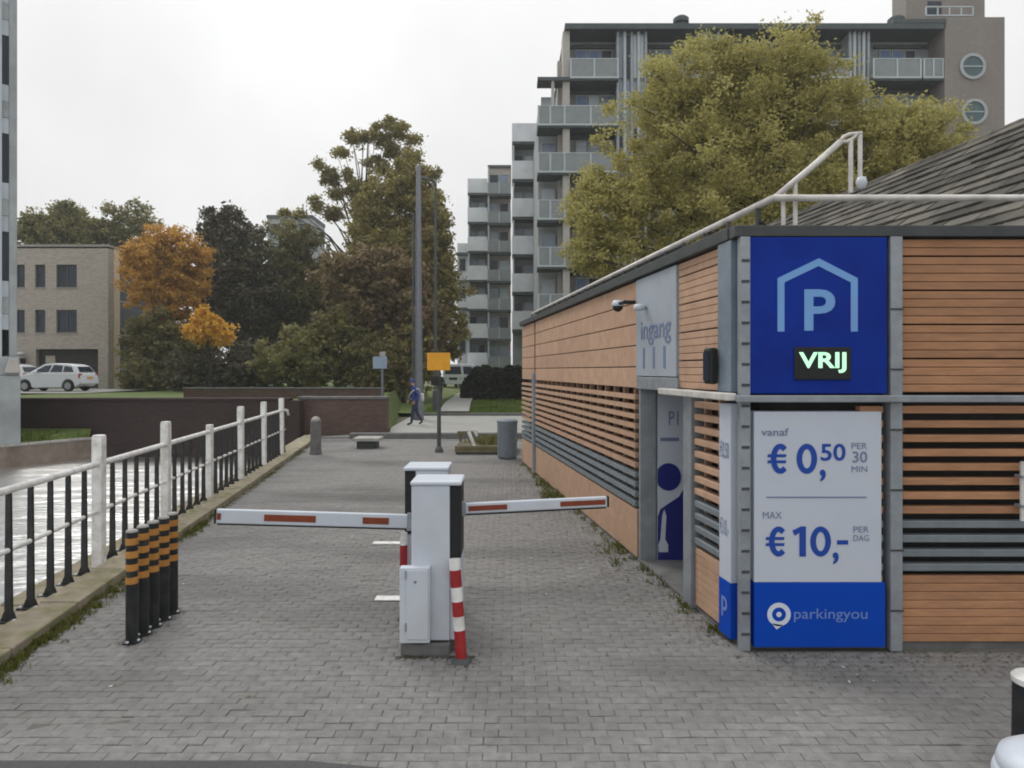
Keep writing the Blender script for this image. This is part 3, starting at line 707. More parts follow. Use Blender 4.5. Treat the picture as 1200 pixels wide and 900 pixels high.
# tariff sign
ts = thing('tariff_sign', 'white and blue tariff sign with euro prices below the parking sign', 'sign', tuple(P0))
q = MB(); q.box(fx(881), fx(1029), -.05, .1, fz(680), fz(482)); q.build('white_panel', signw, ts, bevel=.004)
q = MB(); q.box(fx(881), fx(1033), -.052, .1, .03, fz(680)-.003); q.build('blue_panel', signb, ts, bevel=.004)
for s, a, b2, c, d, m_, bo in (('vanaf', 889, 921, 510, 501, printg, .01), ('€', 896, 921, 554, 519, printb, .03), ('0', 930, 954, 554, 519, printb, .04), (',', 957, 964, 563, 549, printb, .03),
                           ('50', 958, 987, 539, 519, printb, .02), ('PER', 994, 1012, 525, 518, printg, .0), ('30', 995, 1012, 541, 528, printg, .01), ('MIN', 994, 1012, 552, 545, printg, .0),
                           ('MAX', 891, 913, 606, 598, printg, 0), ('€', 894, 919, 650, 615, printb, .03), ('1', 925, 941, 650, 615, printb, .04), ('0', 946, 970, 650, 615, printb, .04), (',', 972, 979, 659, 645, printb, .03),
                           ('-', 977, 990, 636, 631, printb, .0), ('PER', 996, 1014, 622, 615, printg, .0), ('DAG', 996, 1014, 632, 625, printg, .0)):
    if s in '€01': glyph(s, fx(a), fx(b2), fz(c), fz(d), .043, m_, ts, -.0535)
    else: lettering(s, fx(a), fx(b2), fz(c), fz(d), m_, ts, ffn, min(bo, .018))
q = MB(); q.box(fx(895), fx(1011), -.053, -.0505, fz(582), fz(580.5)); q.build('print_line', printg, ts)
ring = []
q = MB()
cx, cz = fx(909.5), fz(717)
R0, R1 = .088, .052
q._add([(cx+r*math.cos(a), -.0555, cz+r*math.sin(a)) for r in (R0, R1) for a in np.linspace(0, 2*PI, 41)[:-1]], [(i, (i+1) % 40, 40+(i+1) % 40, 40+i) for i in range(40)])
q._add([(cx-.055, -.0555, cz-.066), (cx-.018, -.0555, cz-.112), (cx+.03, -.0555, cz-.08)], [(0, 1, 2)])
q._add([(cx+.02*math.cos(a), -.0555, cz+.02*math.sin(a)) for a in np.linspace(0, 2*PI, 17)[:-1]], [tuple(range(16))])
q.build('ring_logo', logo_w, ts)
lettering('parkingyou', fx(927), fx(1012), fz(726), fz(710), logo_f, ts, lambda x, z: (x, -.0555, z), .0)
# side faces of the tariff sign
q = MB(MS); q.box(.075, .27, -.045, .1, .47, 1.84); q.build('side_panel', signw, ts, bevel=.004)
q = MB(MS); q.box(.075, .275, -.047, .1, .04, .467); q.build('side_blue_panel', signb, ts, bevel=.004)
zfn = lambda x, z: tuple(MS @ Vector((-x, -.0485, z)))
lettering('€0,50', -.25, -.1, 1.4, 1.55, printg, ts, zfn); lettering('€10,-', -.25, -.1, .8, .95, printg, ts, zfn)
lettering('p', -.22, -.12, .18, .34, logo_f, ts, lambda x, z: tuple(MS @ Vector((-x, -.0505, z))), .02)

# cctv camera and flood light
for t_, loc, nm, lb in ((2.52, 2.83, 'security_camera', 'white dome camera on a bracket left of the grey panel'), (2.05, 2.76, 'flood_light', 'small white lamp fixed on the pale grey panel')):
    o = thing(nm, lb, 'camera' if nm == 'security_camera' else 'lamp', tuple(P0+SD*t_+SN*.02+Vector((0, 0, loc))))
    if nm == 'security_camera':
        q = MB(MS); q.tube((-.12, -.01, .02), (-.12, -.13, .02), .022, n=10); q.tube((-.14, -.13, .02), (.05, -.15, .02), .02, n=10); q.build('bracket', black, o)
        q = MB(MS); q.lathe([(.012, .06), (.05, .055), (.07, .02), (.068, -.01)], (.06, -.15, 0), 16); q.build('housing', whitep, o, smooth=True)
        q = MB(MS); q.lathe([(.06, -.011), (.055, -.04), (.03, -.065), (.005, -.072)], (.06, -.15, 0), 16); q.build('dome', black, o, smooth=True)
    else:
        q = MB(MS); q.lathe([(.01, -.035), (.05, -.03), (.065, 0), (.05, .03), (.01, .038)], (0, -.08, .0), 14); q.build('housing', whitep, o, smooth=True)
        q = MB(MS); q.tube((0, -.0, 0), (0, -.06, 0), .02); q.build('bracket', steel, o)
# white conduit at the right edge
cd_ = thing('drain_pipe', 'short pale pipe on the louvred front at the right edge', 'pipe', (gx(1197, 5.1), 5.085, 1.0))
q = MB(); q.tube((0, 0, -.02), (0, 0, .42), .02, n=12); q.build('pipe', whitep2, cd_)
q = MB(); q.box(-.028, .028, -.026, .05, .08, .1); q.build('clip', steel, cd_)
q = MB(); q.box(-.028, .028, -.026, .05, .3, .32); q.build('clip', steel, cd_)

# roof handrails
RZ = 3.414
hr = thing('roof_handrail', 'pale handrail running round the roof edge of the parking building', 'railing', (P0.x, P0.y, 3.15))
ci = Vector((gx(907, 5.2)-P0.x, .05, 0))
q = MB(); q.path([(FW, .05, RZ-3.15+.0), tuple(ci+Vector((0, 0, RZ-3.15)))], .026, 10); q.build('rail', rail_w, hr, smooth=True)
e = ci+Vector((SD.x, SD.y, 0))*(LEN+.2)
q = MB(); q.path([tuple(ci+Vector((.0, -.0, RZ-3.15))), tuple(e+Vector((0, 0, RZ-3.15)))], .026, 10); q.build('rail', rail_w, hr, smooth=True)
q = MB(); q.path([tuple(ci+Vector((.0, .2, .13))), tuple(e+Vector((0, 0, .13)))], .014, 8); q.build('lower_rail', steel_dk, hr)
for k in range(22):
    p = ci+SD*(.25+.5*k)
    q = MB(); q.tube((p.x, p.y, 0), (p.x, p.y, RZ-3.15), .018, n=8); q.build('post', steel_dk, hr)
st = thing('stair_handrail', 'sloping pale handrail with a looped end rising above the roof corner', 'railing', (P0.x, 5.28, 3.15))
def hp(px, py): return Vector((gx(px, 5.28)-P0.x, 0, gz(py, 5.28)-3.15))
q = MB(); q.path([hp(909, 231), hp(950, 197), hp(985, 166)], .024, 10); q.build('rail', rail_w, st, smooth=True)
lp = [hp(985, 166), hp(989, 160), hp(996, 157), hp(1010, 156)]
lp2 = [hp(985, 166), hp(993, 166), hp(1000, 162), hp(1004, 157)]
q = MB(); q.path(lp, .014, 8); q.path(lp2, .014, 8); q.build('loop', rail_w, st, smooth=True)
for px, a, b2 in ((918, 226, 264), (932, 212, 264), (997, 164, 226), (1008, 158, 216)):
    q = MB(); q.tube(hp(px, a), hp(px, b2), .017, n=10); q.build('post', rail_w, st)
q = MB(); q.lathe([(.004, .05), (.03, .04), (.042, .0), (.03, -.04), (.004, -.05)], tuple(hp(1009.5, 214)), 14); q.build('ball_end', whitep, st, smooth=True)

# ------------------------------------------------------------------ slate roof behind
sr = thing('slate_roof_building', 'dark slate roof of the building rising behind the roof handrail', 'building', (0, 0, 0))
def ridge_x(Y): return 8.04-.14375*Y
RZt, EZ = 5.36, 3.0; run_ = 2.75
def rp(Y, u): return Vector((ridge_x(Y)-run_*u, Y, RZt-(RZt-EZ)*u))   # u: 0 ridge .. 1 eave
q = MB(); q._add([rp(6.0, 0), rp(15.5, 0), rp(15.5, 1), rp(6.0, 1)], [(0, 1, 2, 3)]); q.v = [v-Vector((0, 0, .035)) for v in q.v]; q.build('roof_bed', tile_bed, sr)
q = MB(); q._add([rp(6.05, 0)-Vector((0, 0, .04)), rp(6.05, 1)-Vector((0, 0, .04)), Vector((ridge_x(6.05)+2.7, 6.05, EZ)), Vector((ridge_x(6.05)-2.7, 6.05, 0)), Vector((ridge_x(6.05)+2.7, 6.05, 0))], [(1, 0, 2, 4, 3)]); q.build('gable_wall', brick_bg, sr)
q = MB(); q.box(ridge_x(15)-2.5, ridge_x(15)+3.5, 6.2, 15.4, 0, 2.95); q.build('wall', brick_bg, sr)
q = MB(); q._add([rp(6.0, 0), rp(15.5, 0), rp(15.5, 0)+Vector((2.75, 0, -2.36)), rp(6.0, 0)+Vector((2.75, 0, -2.36))], [(0, 1, 2, 3)]); q.build('back_slope', slate, sr)
nr, ncol = 17, 17
dY = 9.4/ncol; sl_ = math.atan2(RZt-EZ, run_); full = math.hypot(run_, RZt-EZ)
ex = full/nr
# local tile frame: x along the row (depth), y down the slope
q = MB(); q.box(-dY/2+.009, dY/2-.009, -.02, ex*1.12, -.018, .018); tsrc = None
for r_ in range(nr):
    for c_ in range(ncol):
        Y = 6.0+dY*(c_+.5+(.5 if r_ % 2 else 0))
        p = rp(Y, r_/nr)
        ax = Vector((-.14375, 1, 0)).normalized(); ay = (rp(Y, 1)-rp(Y, 0)).normalized(); ay = (ay-ax*ay.dot(ax)).normalized(); az = ax.cross(ay)
        if az.z < 0: az = -az
        R = Matrix((ax, ay, az)).transposed().to_4x4()
        if R.determinant() < 0: R = Matrix((-ax, ay, az)).transposed().to_4x4()
        R = R @ Matrix.Rotation(.13+random.gauss(0, .02), 4, 'X') @ Matrix.Rotation(random.gauss(0, .012), 4, 'Z')
        if tsrc is None: tsrc = q.build('roof_tile', slate, sr, bevel=.004, seg=1); o = tsrc
        else: o = piece(tsrc, sr, (0, 0, 0))
        o.location = p+az*random.uniform(.008, .022); o.rotation_euler = R.to_euler()
for k in range(22):
    Y = 6.0+.43*k
    q = MB(); a, b2 = Vector((ridge_x(Y), Y, RZt)), Vector((ridge_x(Y+.45), Y+.45, RZt)); q.tube(a, b2, .07, .062, 10); q.build('ridge_tile', slate, sr)

# ------------------------------------------------------------------ corner things, lower right
bk = thing('black_bollard', 'black post with a pale cap at the right edge of the picture', 'bollard', (gx(1213, 3.62), 3.62, 0))
q = MB(); q.lathe([(.13, 0), (.13, .03), (.105, .05), (.1, .44)], n=24); q.build('shaft', blackp, bk)
q = MB(); q.lathe([(.104, .441), (.106, .47), (.09, .485), (.01, .49)], n=24); q.build('cap', whitep2, bk)
dm = thing('white_guard_dome', 'low white rounded guard in the bottom right corner', 'guard', (gx(1242, 3.25), 3.25, 0))
q = MB(); q.lathe([(.27, 0), (.27, .14), (.262, .165), (.25, .17)], n=32); q.build('base', whitep, dm, smooth=False)
q = MB(); q.lathe([(.245, .171), (.255, .19), (.24, .235), (.18, .275), (.09, .297), (.005, .302)], n=32); q.build('dome', whitep, dm, smooth=True)

# ------------------------------------------------------------------ things at the far end of the pavement
gb = thing('grey_bollard', 'round-topped grey concrete bollard at the end of the railing', 'bollard', (gx(370, 17.1), 17.1, 0))
q = MB(); q.lathe([(.15, 0), (.15, .06), (.135, .08), (.13, .82)], n=18); q.build('shaft', conc_dk, gb)
q = MB(); q.lathe([(.128, .821), (.11, .88), (.07, .93), (.005, .95)], n=18); q.build('cap', conc, gb, smooth=True)
bn = thing('stone_bench', 'pale slab bench on a dark block beyond the barrier', 'bench', (gx(431, 18.4), 18.4, 0))
q = MB(); q.box(-.28, .24, -.1, .35, 0, .2); q.build('block', steel_dk, bn, bevel=.01)
q = MB(); q.box(-.36, .34, -.2, .45, .201, .29); q.build('slab', conc, bn, bevel=.015)
sp = thing('yellow_sign_post', 'black post carrying a plain yellow plate', 'sign', (gx(514.5, 17.5), 17.5, 0))
q = MB(); q.lathe([(.11, 0), (.1, .08), (.055, .16), (.05, 1.0), (.042, 2.15)], n=12); q.build('post', mast_d, sp)
q = MB(); q.box(-.3, .29, -.05, -.01, gz(434, 17.5), gz(413.5, 17.5)); q.build('plate', yellow, sp, bevel=.006)
q = MB(); q.box(-.04, .04, -.009, .05, 2.14, 2.4); q.build('bracket', mast_d, sp)
q = MB(); q.box(-.2, .02, -.1, .04, 1.72, 1.95); q.build('box', black, sp, bevel=.01)
tb = thing('blue_sign_post', 'small faded blue sign on a thin grey post by the brick wall', 'sign', (gx(447, 24), 24, 0))
q = MB(); q.tube((.03, 0, 0), (.03, 0, 2.5), .04, n=10); q.build('post', mast_m, tb)
q = MB(); q.box(-.29, .2, -.05, -.0, gz(432, 24), gz(418, 24)); q.build('plate', bluegrey, tb, bevel=.005)
q = MB(); q.box(-.05, .14, -.04, 0, gz(417.6, 24), gz(412, 24)); q.build('top_plate', conc, tb)
bi = thing('litter_bin', 'grey blue cylindrical bin at the far corner of the building', 'bin', (gx(594.5, 16.3), 16.3, 0))
q = MB(); q.lathe([(.22, .02), (.235, .06), (.24, .8), (.235, .84)], n=20); q.build('drum', binm, bi)
q = MB(); q.lathe([(.25, .841), (.25, .9), (.2, .93), (.15, .935)], n=20); q.build('lid', binm, bi)
q = MB(); q.lathe([(.2, 0), (.2, .02)], n=20); q.build('foot', steel_dk, bi)
pl = thing('timber_planter', 'low mossy timber planter with a tilted white plank', 'planter', (gx(560, 17), 17, 0))
x0, x1 = gx(533, 17)-gx(560, 17), gx(606, 17)-gx(560, 17)
for z in (0, .085):
    q = MB(); q.box(x0, x1, 0, .09, .05+z, .13+z); q.build('beam', wood, pl, bevel=.008)
q = MB(); q.box(x0+.02, x1, .1, 1.4, .0, .19); q.build('soil', soil_m, pl)
q = MB(); q.box(x0+.05, x1, .02, .09, .0, .049); q.build('base', steel_dk, pl)
q = MB(); q.box(x0-.1, x0+.45, 2.0, 2.2, .3, .4); q.box(x0-.05, x0+.02, 2.05, 2.15, 0, .299); q.box(x0+.32, x0+.39, 2.05, 2.15, 0, .299); q.build('back_bench', wood, pl)
q = MB(); a = Vector((gx(549, 17)-gx(560, 17), .12, .56)); b2 = Vector((gx(556, 17)-gx(560, 17), .06, .19)); q.tube(a, b2, .045, n=6); q.tube(a+Vector((.12, .1, .06)), a+Vector((.2, .1, -.12)), .04, n=6); q.build('plank', whitep2, pl)

# masts
m1_ = thing('street_mast', 'tall thick grey mast behind the man in blue', 'mast', (gx(490.5, 29), 29, 0))
q = MB(); q.lathe([(.24, 0), (.22, .15), (.2, 1.2), (.175, 2.0), (.10, gz(196, 29)), (.04, gz(192, 29))], n=14); q.build('pole', mast_m, m1_, smooth=True)
q = MB(); q.tube((-.24, -.1, .2), (-.2, -.08, gz(250, 29)), .045, n=8); q.build('cable_duct', mast_d, m1_)
m2_ = thing('street_lamp', 'thin dark lamp post just right of the thick mast', 'lamp post', (gx(510.5, 33), 33, 0))
q = MB(); q.lathe([(.16, 0), (.14, 1.1), (.085, 1.2), (.06, gz(214, 33))], n=12); q.build('pole', mast_d, m2_)
q = MB(); q.path([(0, 0, gz(218, 33)), (-.15, 0, gz(211, 33)), (-.45, 0, gz(208, 33))], .035, 8); q.build('arm', mast_d, m2_)
q = MB(); q.prism([(-.95, gz(209.5, 33)), (-.4, gz(211, 33)), (-.4, gz(207, 33)), (-.85, gz(207, 33))], -.14, .14); q.build('lamp_head', conc_dk, m2_, bevel=.02)
# ------------------------------------------------------------------ people
skin = mat('skin', (.42, .25, .18), .6, .05, 9, 0); hair = mat('dark hair', (.03, .022, .018), .8, .2, 20, .1)
jblue = mat('blue jacket cloth', (.03, .06, .22), .85, .2, 14, .1); tgrey = mat('dark blue trouser cloth', (.035, .045, .075), .9, .2, 12, .1)
shoe = mat('dark shoe', (.02, .02, .02), .7, .1, 9, 0); jdark = mat('dark coat cloth', (.03, .032, .045), .9, .2, 12, .1)
bagm = mat('pale bag cloth', (.5, .5, .5), .8, .15, 8, .1)
def person(label, loc, rz, joints, coat, legs, hairm, coat_low=.86):
    """one continuous skinned body; joints: name -> (x, y, z, r); +Y local is forward"""
    ed = [('pel', 'sp1'), ('sp1', 'sp2'), ('sp2', 'nk'), ('nk', 'hd0'), ('hd0', 'hd1'), ('hd1', 'hd2')]
    for s in 'lr':
        ed += [('pel', 'hip'+s), ('hip'+s, 'kn'+s), ('kn'+s, 'an'+s), ('an'+s, 'toe'+s), ('sp2', 'sh'+s), ('sh'+s, 'el'+s), ('el'+s, 'wr'+s), ('wr'+s, 'pa'+s)]
        for k in range(4): ed.append(('pa'+s, 'f%d%s' % (k, s)))
        ed.append(('wr'+s, 'th'+s))
    J = dict(joints)
    for s in 'lr':
        wv = Vector(J['wr'+s][:3]); ev = Vector(J['el'+s][:3]); d = (wv-ev).normalized()
        J['pa'+s] = (*(wv+d*.07), .03)
        side = Vector((0, 1, 0)); side = (side-d*side.dot(d)).normalized()
        for k in range(4): J['f%d%s' % (k, s)] = (*(wv+d*(.15-.012*abs(k-1.4))+side*(.03-.02*k)), .009)
        J['th'+s] = (*(wv+d*.07+side*.06), .011)
    names = list(J); idx = {n: i for i, n in enumerate(names)}
    me = bpy.data.meshes.new('person'); me.from_pydata([J[n][:3] for n in names], [(idx[a], idx[b]) for a, b in ed], [])
    o = bpy.data.objects.new('person', me); COL.objects.link(o)
    md = o.modifiers.new('skin', 'SKIN'); md.use_smooth_shade = True
    for i, n in enumerate(names):
        sv = me.skin_vertices[0].data[i]; r = J[n][3]; sv.radius = (r, r); sv.use_root = (n == 'pel')
    sb = o.modifiers.new('sub', 'SUBSURF'); sb.levels = 2; sb.render_levels = 2
    dg = bpy.context.evaluated_depsgraph_get(); dg.update()
    m2 = bpy.data.meshes.new_from_object(o.evaluated_get(dg)); bpy.data.objects.remove(o)
    for q in (coat, legs, skin, shoe): m2.materials.append(q)
    nk = J['nk'][2]; wl_, wr_ = Vector(J['wrl'][:3]), Vector(J['wrr'][:3])
    for p in m2.polygons:
        c = p.center; k = 0
        if c.z > nk+.02: k = 2
        elif min((c-wl_).length, (c-wr_).length) < .0 or any((c-Vector(J['pa'+s][:3])).length < .085 for s in 'lr'): k = 2
        elif c.z < .09: k = 3
        elif c.z < coat_low and abs(c.x) < .22 and not any((c-Vector(J['el'+s][:3])).length < .16 for s in 'lr'): k = 1
        p.material_index = k; p.use_smooth = True
    b_ = bpy.data.objects.new('body', m2); COL.objects.link(b_)
    root = thing('person', label, 'person', loc, rz); b_.parent = root
    hd = Vector(J['hd1'][:3])
    q = MB(); q.lathe([(.098, -.01), (.104, .03), (.09, .085), (.05, .125), (.004, .135)], (hd.x, hd.y-.012, hd.z), 16); q.build('hair', hairm, root, smooth=True)
    q = MB(); q._add([(hd.x-.016, hd.y+.088, hd.z-.045), (hd.x+.016, hd.y+.088, hd.z-.045), (hd.x, hd.y+.118, hd.z-.04), (hd.x, hd.y+.09, hd.z+.005)], [(0, 1, 2), (0, 2, 3), (1, 3, 2)])
    q.build('nose', skin, root)
    for s in (-1, 1):
        q = MB(); q.lathe([(.004, -.011), (.011, 0), (.004, .011)], (hd.x+s*.034, hd.y+.088, hd.z+.006), 8); q.build('eye', black, root)
        q = MB(); q.lathe([(.004, -.03), (.014, 0), (.004, .03)], (hd.x+s*.098, hd.y+.0, hd.z-.015), 8); q.build('ear', skin, root)
    q = MB(); q.box(hd.x-.024, hd.x+.024, hd.y+.084, hd.y+.09, hd.z-.075, hd.z-.066); q.build('mouth', redp, root)
    return root
walk = {'pel': (0, 0, .93, .13), 'sp1': (0, .02, 1.10, .145), 'sp2': (0, .06, 1.36, .15), 'nk': (0, .10, 1.50, .065), 'hd0': (0, .125, 1.57, .08), 'hd1': (0, .14, 1.64, .098), 'hd2': (0, .14, 1.71, .075),
        'hipl': (-.09, 0, .88, .1), 'knl': (-.09, .13, .49, .068), 'anl': (-.08, .17, .09, .048), 'toel': (-.09, .34, .05, .04),
        'hipr': (.09, 0, .88, .1), 'knr': (.09, -.06, .48, .068), 'anr': (.08, -.27, .12, .048), 'toer': (.09, -.13, .05, .038),
        'shl': (-.19, .05, 1.38, .07), 'ell': (-.25, -.10, 1.13, .055), 'wrl': (-.22, .06, .92, .036),
        'shr': (.19, .05, 1.38, .07), 'elr': (.25, .14, 1.14, .055), 'wrr': (.21, .24, .95, .036)}
man = person('man in a blue hooded jacket and dark trousers walking across the road', (gx(487, 26), 26, .006), PI/2+.25, walk, jblue, tgrey, jblue, .95)
stand = {'pel': (0, 0, .94, .13), 'sp1': (0, .0, 1.10, .14), 'sp2': (0, .02, 1.36, .15), 'nk': (0, .03, 1.50, .062), 'hd0': (0, .045, 1.57, .08), 'hd1': (0, .06, 1.64, .098), 'hd2': (0, .06, 1.71, .075),
         'hipl': (-.1, 0, .88, .1), 'knl': (-.11, .10, .48, .068), 'anl': (-.11, .08, .09, .048), 'toel': (-.12, .24, .05, .04),
         'hipr': (.1, 0, .88, .1), 'knr': (.11, -.04, .48, .068), 'anr': (.11, -.16, .10, .048), 'toer': (.12, -.01, .05, .038),
         'shl': (-.19, .02, 1.38, .07), 'ell': (-.26, -.06, 1.13, .055), 'wrl': (-.24, .10, .93, .036),
         'shr': (.19, .02, 1.38, .07), 'elr': (.27, .02, 1.13, .055), 'wrr': (.23, .20, .98, .036)}
person('person in a dark coat standing behind the yellow sign post', (gx(516, 42), 42, .2), 2.7, stand, jdark, jdark, hair, .7)
bg_ = thing('shoulder_bag', 'pale bag slung round the walking man in blue', 'bag', (gx(487, 26), 26, 0), PI/2+.25)
q = MB(); q.prism([(-.15, .0), (.15, .0), (.17, .1), (.12, .3), (-.12, .3), (-.17, .1)], -.06, .06); o = q.build('pouch', bagm, bg_, bevel=.03); o.location = (.06, -.26, .92)
q = MB(); ring_ = [(.215*math.cos(a), .05+.2*math.sin(a), 1.2+.2*math.cos(a+2.6)) for a in np.linspace(0, 2*PI, 19)]; q.path(ring_, .025, 6); q.build('strap', bagm, bg_)

# ------------------------------------------------------------------ vehicles
def car(label, loc, rz):
    """hatchback, local +X forward, y across"""
    r = thing('parked_car', label, 'car', loc, rz)
    prof = [(-2.02, .42), (-2.05, .62), (-1.98, .92), (-1.86, 1.0), (-.9, 1.02), (.4, 1.0), (1.25, .92), (1.75, .80), (2.0, .66), (2.04, .42), (1.95, .24)]
    arch = lambda cx: [(cx+.36*math.cos(a), .30+.36*math.sin(a)) for a in np.linspace(0, PI, 9)]
    low = arch(1.22)+arch(-1.28)
    poly = prof+[(1.60, .2)]+low[:9]+[(.8, .2), (-.9, .2)]+low[9:]+[(-1.66, .24)]
    q = MB(); q.prism(poly, -.84, .84); q.build('body', carpaint, r, bevel=.05, seg=3)
    # cabin with tumblehome
    A = [(-1.88, 1.0), (-1.62, 1.36), (-1.3, 1.47), (-.4, 1.52), (.25, 1.46), (1.12, .95)]
    q = MB(); n = len(A)
    wv = [.80, .68, .62, .61, .63, .79]
    q._add([(x, -w_, z) for (x, z), w_ in zip(A, wv)]+[(x, w_, z) for (x, z), w_ in zip(A, wv)], [tuple(range(n)), tuple(range(2*n-1, n-1, -1))]+[(i, n+i, n+(i+1) % n, (i+1) % n) for i in range(n)])
    q.build('cabin', carpaint, r, bevel=.03)
    for s in (-1, 1):
        for p in ([(-1.58, 1.05), (-1.42, 1.33), (-.98, 1.39), (-.98, 1.05)], [(-.9, 1.05), (-.9, 1.4), (-.35, 1.43), (-.22, 1.05)], [(-.12, 1.05), (-.26, 1.43), (.15, 1.39), (.72, 1.05)]):
            q = MB(); f = lambda z: s*(.81-.19*(z-1.0)/.45)
            q._add([(x, f(z)+s*.012, z) for x, z in p]+[(x, f(z)-s*.02, z) for x, z in p], [tuple(range(4)), (7, 6, 5, 4), (0, 4, 5, 1), (1, 5, 6, 2), (2, 6, 7, 3), (3, 7, 4, 0)])
            q.build('side_window', glass, r)
        q = MB(); q.box(-1.99, -1.88, s*.62, s*.85, .72, .96); q.build('tail_light', lamp_red, r, bevel=.02)
        q = MB(); q.box(1.72, 1.96, s*.55, s*.845, .66, .79); q.build('headlight', glass_p, r, bevel=.03)
        q = MB(); q.box(.45, .66, s*.85, s*1.0, .98, 1.12); q.build('mirror', carpaint, r, bevel=.03)
        for cx in (1.22, -1.28):
            q = MB(); q.tube((cx, s*.64, .30), (cx, s*.85, .30), .30, n=20); wq = q.build('wheel', tyre_m, r, bevel=.03)
            q = MB(); q.tube((cx, s*.84, .30), (cx, s*.858, .30), .19, n=16); q.build('rim', rim_m, wq)
    q = MB(); q._add([(.33, -.55, 1.44), (.33, .55, 1.44), (1.08, .7, .99), (1.08, -.7, .99)], [(0, 1, 2, 3)]); q.v = [v+Vector((.02, 0, .02)) for v in q.v]; q.build('windscreen', glass, r)
    q = MB(); q._add([(-1.65, -.55, 1.33), (-1.65, .55, 1.33), (-1.85, .66, 1.05), (-1.85, -.66, 1.05)], [(0, 1, 2, 3)]); q.v = [v+Vector((-.02, 0, .01)) for v in q.v]; q.build('rear_window', glass, r)
    q = MB(); q.box(-2.1, -1.95, -.78, .78, .4, .56); q.build('rear_bumper', carpaint, r, bevel=.04)
    q = MB(); q.box(-2.062, -2.045, -.25, .25, .68, .79); q.build('number_plate', yellow, r)
    return r
c1 = car('white hatchback parked on the terrace in front of the beige brick building', (gx(65, 36.3), 36.3, TZ+.075), PI)
c1.scale = (.9, .92, .97)
c2 = dup(c1, (gx(3, 39), 39, TZ+.075), PI, 'white car mostly hidden behind the grey tower pillar at the left edge')
c1['group'] = c2['group'] = 'white cars parked on the terrace'
def van(label, loc, rz):
    r = thing('parked_van', label, 'van', loc, rz)
    q = MB(); q.prism([(-1.0, .35), (1.0, .35), (1.02, 1.1), (.92, 2.15), (.7, 2.3), (-.7, 2.3), (-.92, 2.15), (-1.02, 1.1)], 0, 4.9); q.build('body', carpaint, r, bevel=.06)
    q = MB(); q._add([(-.8, -.012, 1.3), (.8, -.012, 1.3), (.72, -.012, 2.05), (-.72, -.012, 2.05)], [(0, 1, 2, 3)]); q.build('windscreen', glass, r)
    q = MB(); q.box(-.4, .4, -.03, -.001, .75, 1.0); q.build('grille', black, r)
    for s in (-1, 1):
        q = MB(); q.box(s*.6, s*.95, -.03, -.001, .8, 1.0); q.build('headlight', glass_p, r)
        for y in (.9, 3.9):
            q = MB(); q.tube((s*.8, y, .36), (s*1.03, y, .36), .36, n=16); q.build('wheel', tyre_m, r)
    return r
van('left one of two white vans parked far behind the lawn', (gx(531, 66), 66, .42), .05)
van('right one of two white vans parked far behind the lawn', (gx(544, 67), 67, .42), -.05)

# ------------------------------------------------------------------ buildings
def win(parent, x0, x1, z0, z1, y, gm=glass, fm=frame_m, nx=1, nz=1, depth=.12, fw=.06):
    """window set into a wall face at y: frame part with its panes as sub-parts"""
    q = MB(); q.box(x0, x1, y-.02, y+depth, z0, z0+fw); q.box(x0, x1, y-.02, y+depth, z1-fw, z1); q.box(x0, x0+fw, y-.019, y+depth, z0+fw, z1-fw); q.box(x1-fw, x1, y-.019, y+depth, z0+fw, z1-fw)
    for k in range(1, nx): xx = x0+(x1-x0)*k/nx; q.box(xx-.03, xx+.03, y-.01, y+depth-.01, z0+fw, z1-fw)
    f = q.build('window', fm, parent)
    q = MB(); q.box(x0+fw-.01, x1-fw+.01, y+.03, y+.05, z0+fw-.01, z1-fw+.01); q.build('pane', gm, f)
    return f
# grey tower at the left edge
tw = thing('grey_tower', 'tall grey panelled tower block cut off by the left edge', 'building', (gx(20, 20), 20, 0), math.radians(39))
q = MB(); q.box(-12, -.18, .3, 12, gz(415, 20), 26); q.build('core', dark_in, tw)
q = MB(); q.box(-.19, 0, -.05, 12, gz(418, 20), 26); q.build('corner_pier', apt_grey, tw, bevel=.02)
q = MB(); q.box(-.50, -.36, -.1, .2, gz(418, 20), 26); q.build('mullion', apt_rl, tw)
for k in range(-2, 6):
    z0 = gz(400, 20)+2.85*k+.33
    if z0 < gz(420, 20)-.2: continue
    for a, b2, nm, m_, y in ((0, .46, 'sill_panel', glass_p, 0), (.46, .95, 'spandrel', apt_grey, -.02), (.95, 1.42, 'upper_panel', glass_p, 0), (1.42, 2.85, 'window', glass, .06)):
        q = MB(); q.box(-11.9, -.195, y, .29, z0+a+.004, z0+b2-.004); q.build(nm, m_, tw)
q = MB(); q.box(-12, .05, -.25, .5, gz(440, 20), gz(418, 20)-.002); q.build('beam', apt_grey, tw, bevel=.03)
q = MB(); q.box(-.62, .07, -.3, .5, -.1, gz(440, 20)-.002); q.build('pillar', apt_grey, tw, bevel=.03)
q = MB(); q.box(-12, -.63, -.1, .4, -.1, gz(440, 20)-.002); q.build('base_wall', conc, tw)
q = MB(); q.prism([(-.32, .0), (.08, .0), (-.0, .42), (-.22, .42)], -.35, -.05); o = q.build('cone_lantern', apt_beige, tw, bevel=.03); o.location = (0, -.05, gz(437, 20))
# beige office
YB = 45
of = thing('beige_office', 'three-storey beige brick office behind the parked white car', 'building', (gx(127, YB), YB, TZ))
def ox(px): return gx(px, YB)-gx(127, YB)
def oz(py): return gz(py, YB)-TZ
TOPB = oz(291)
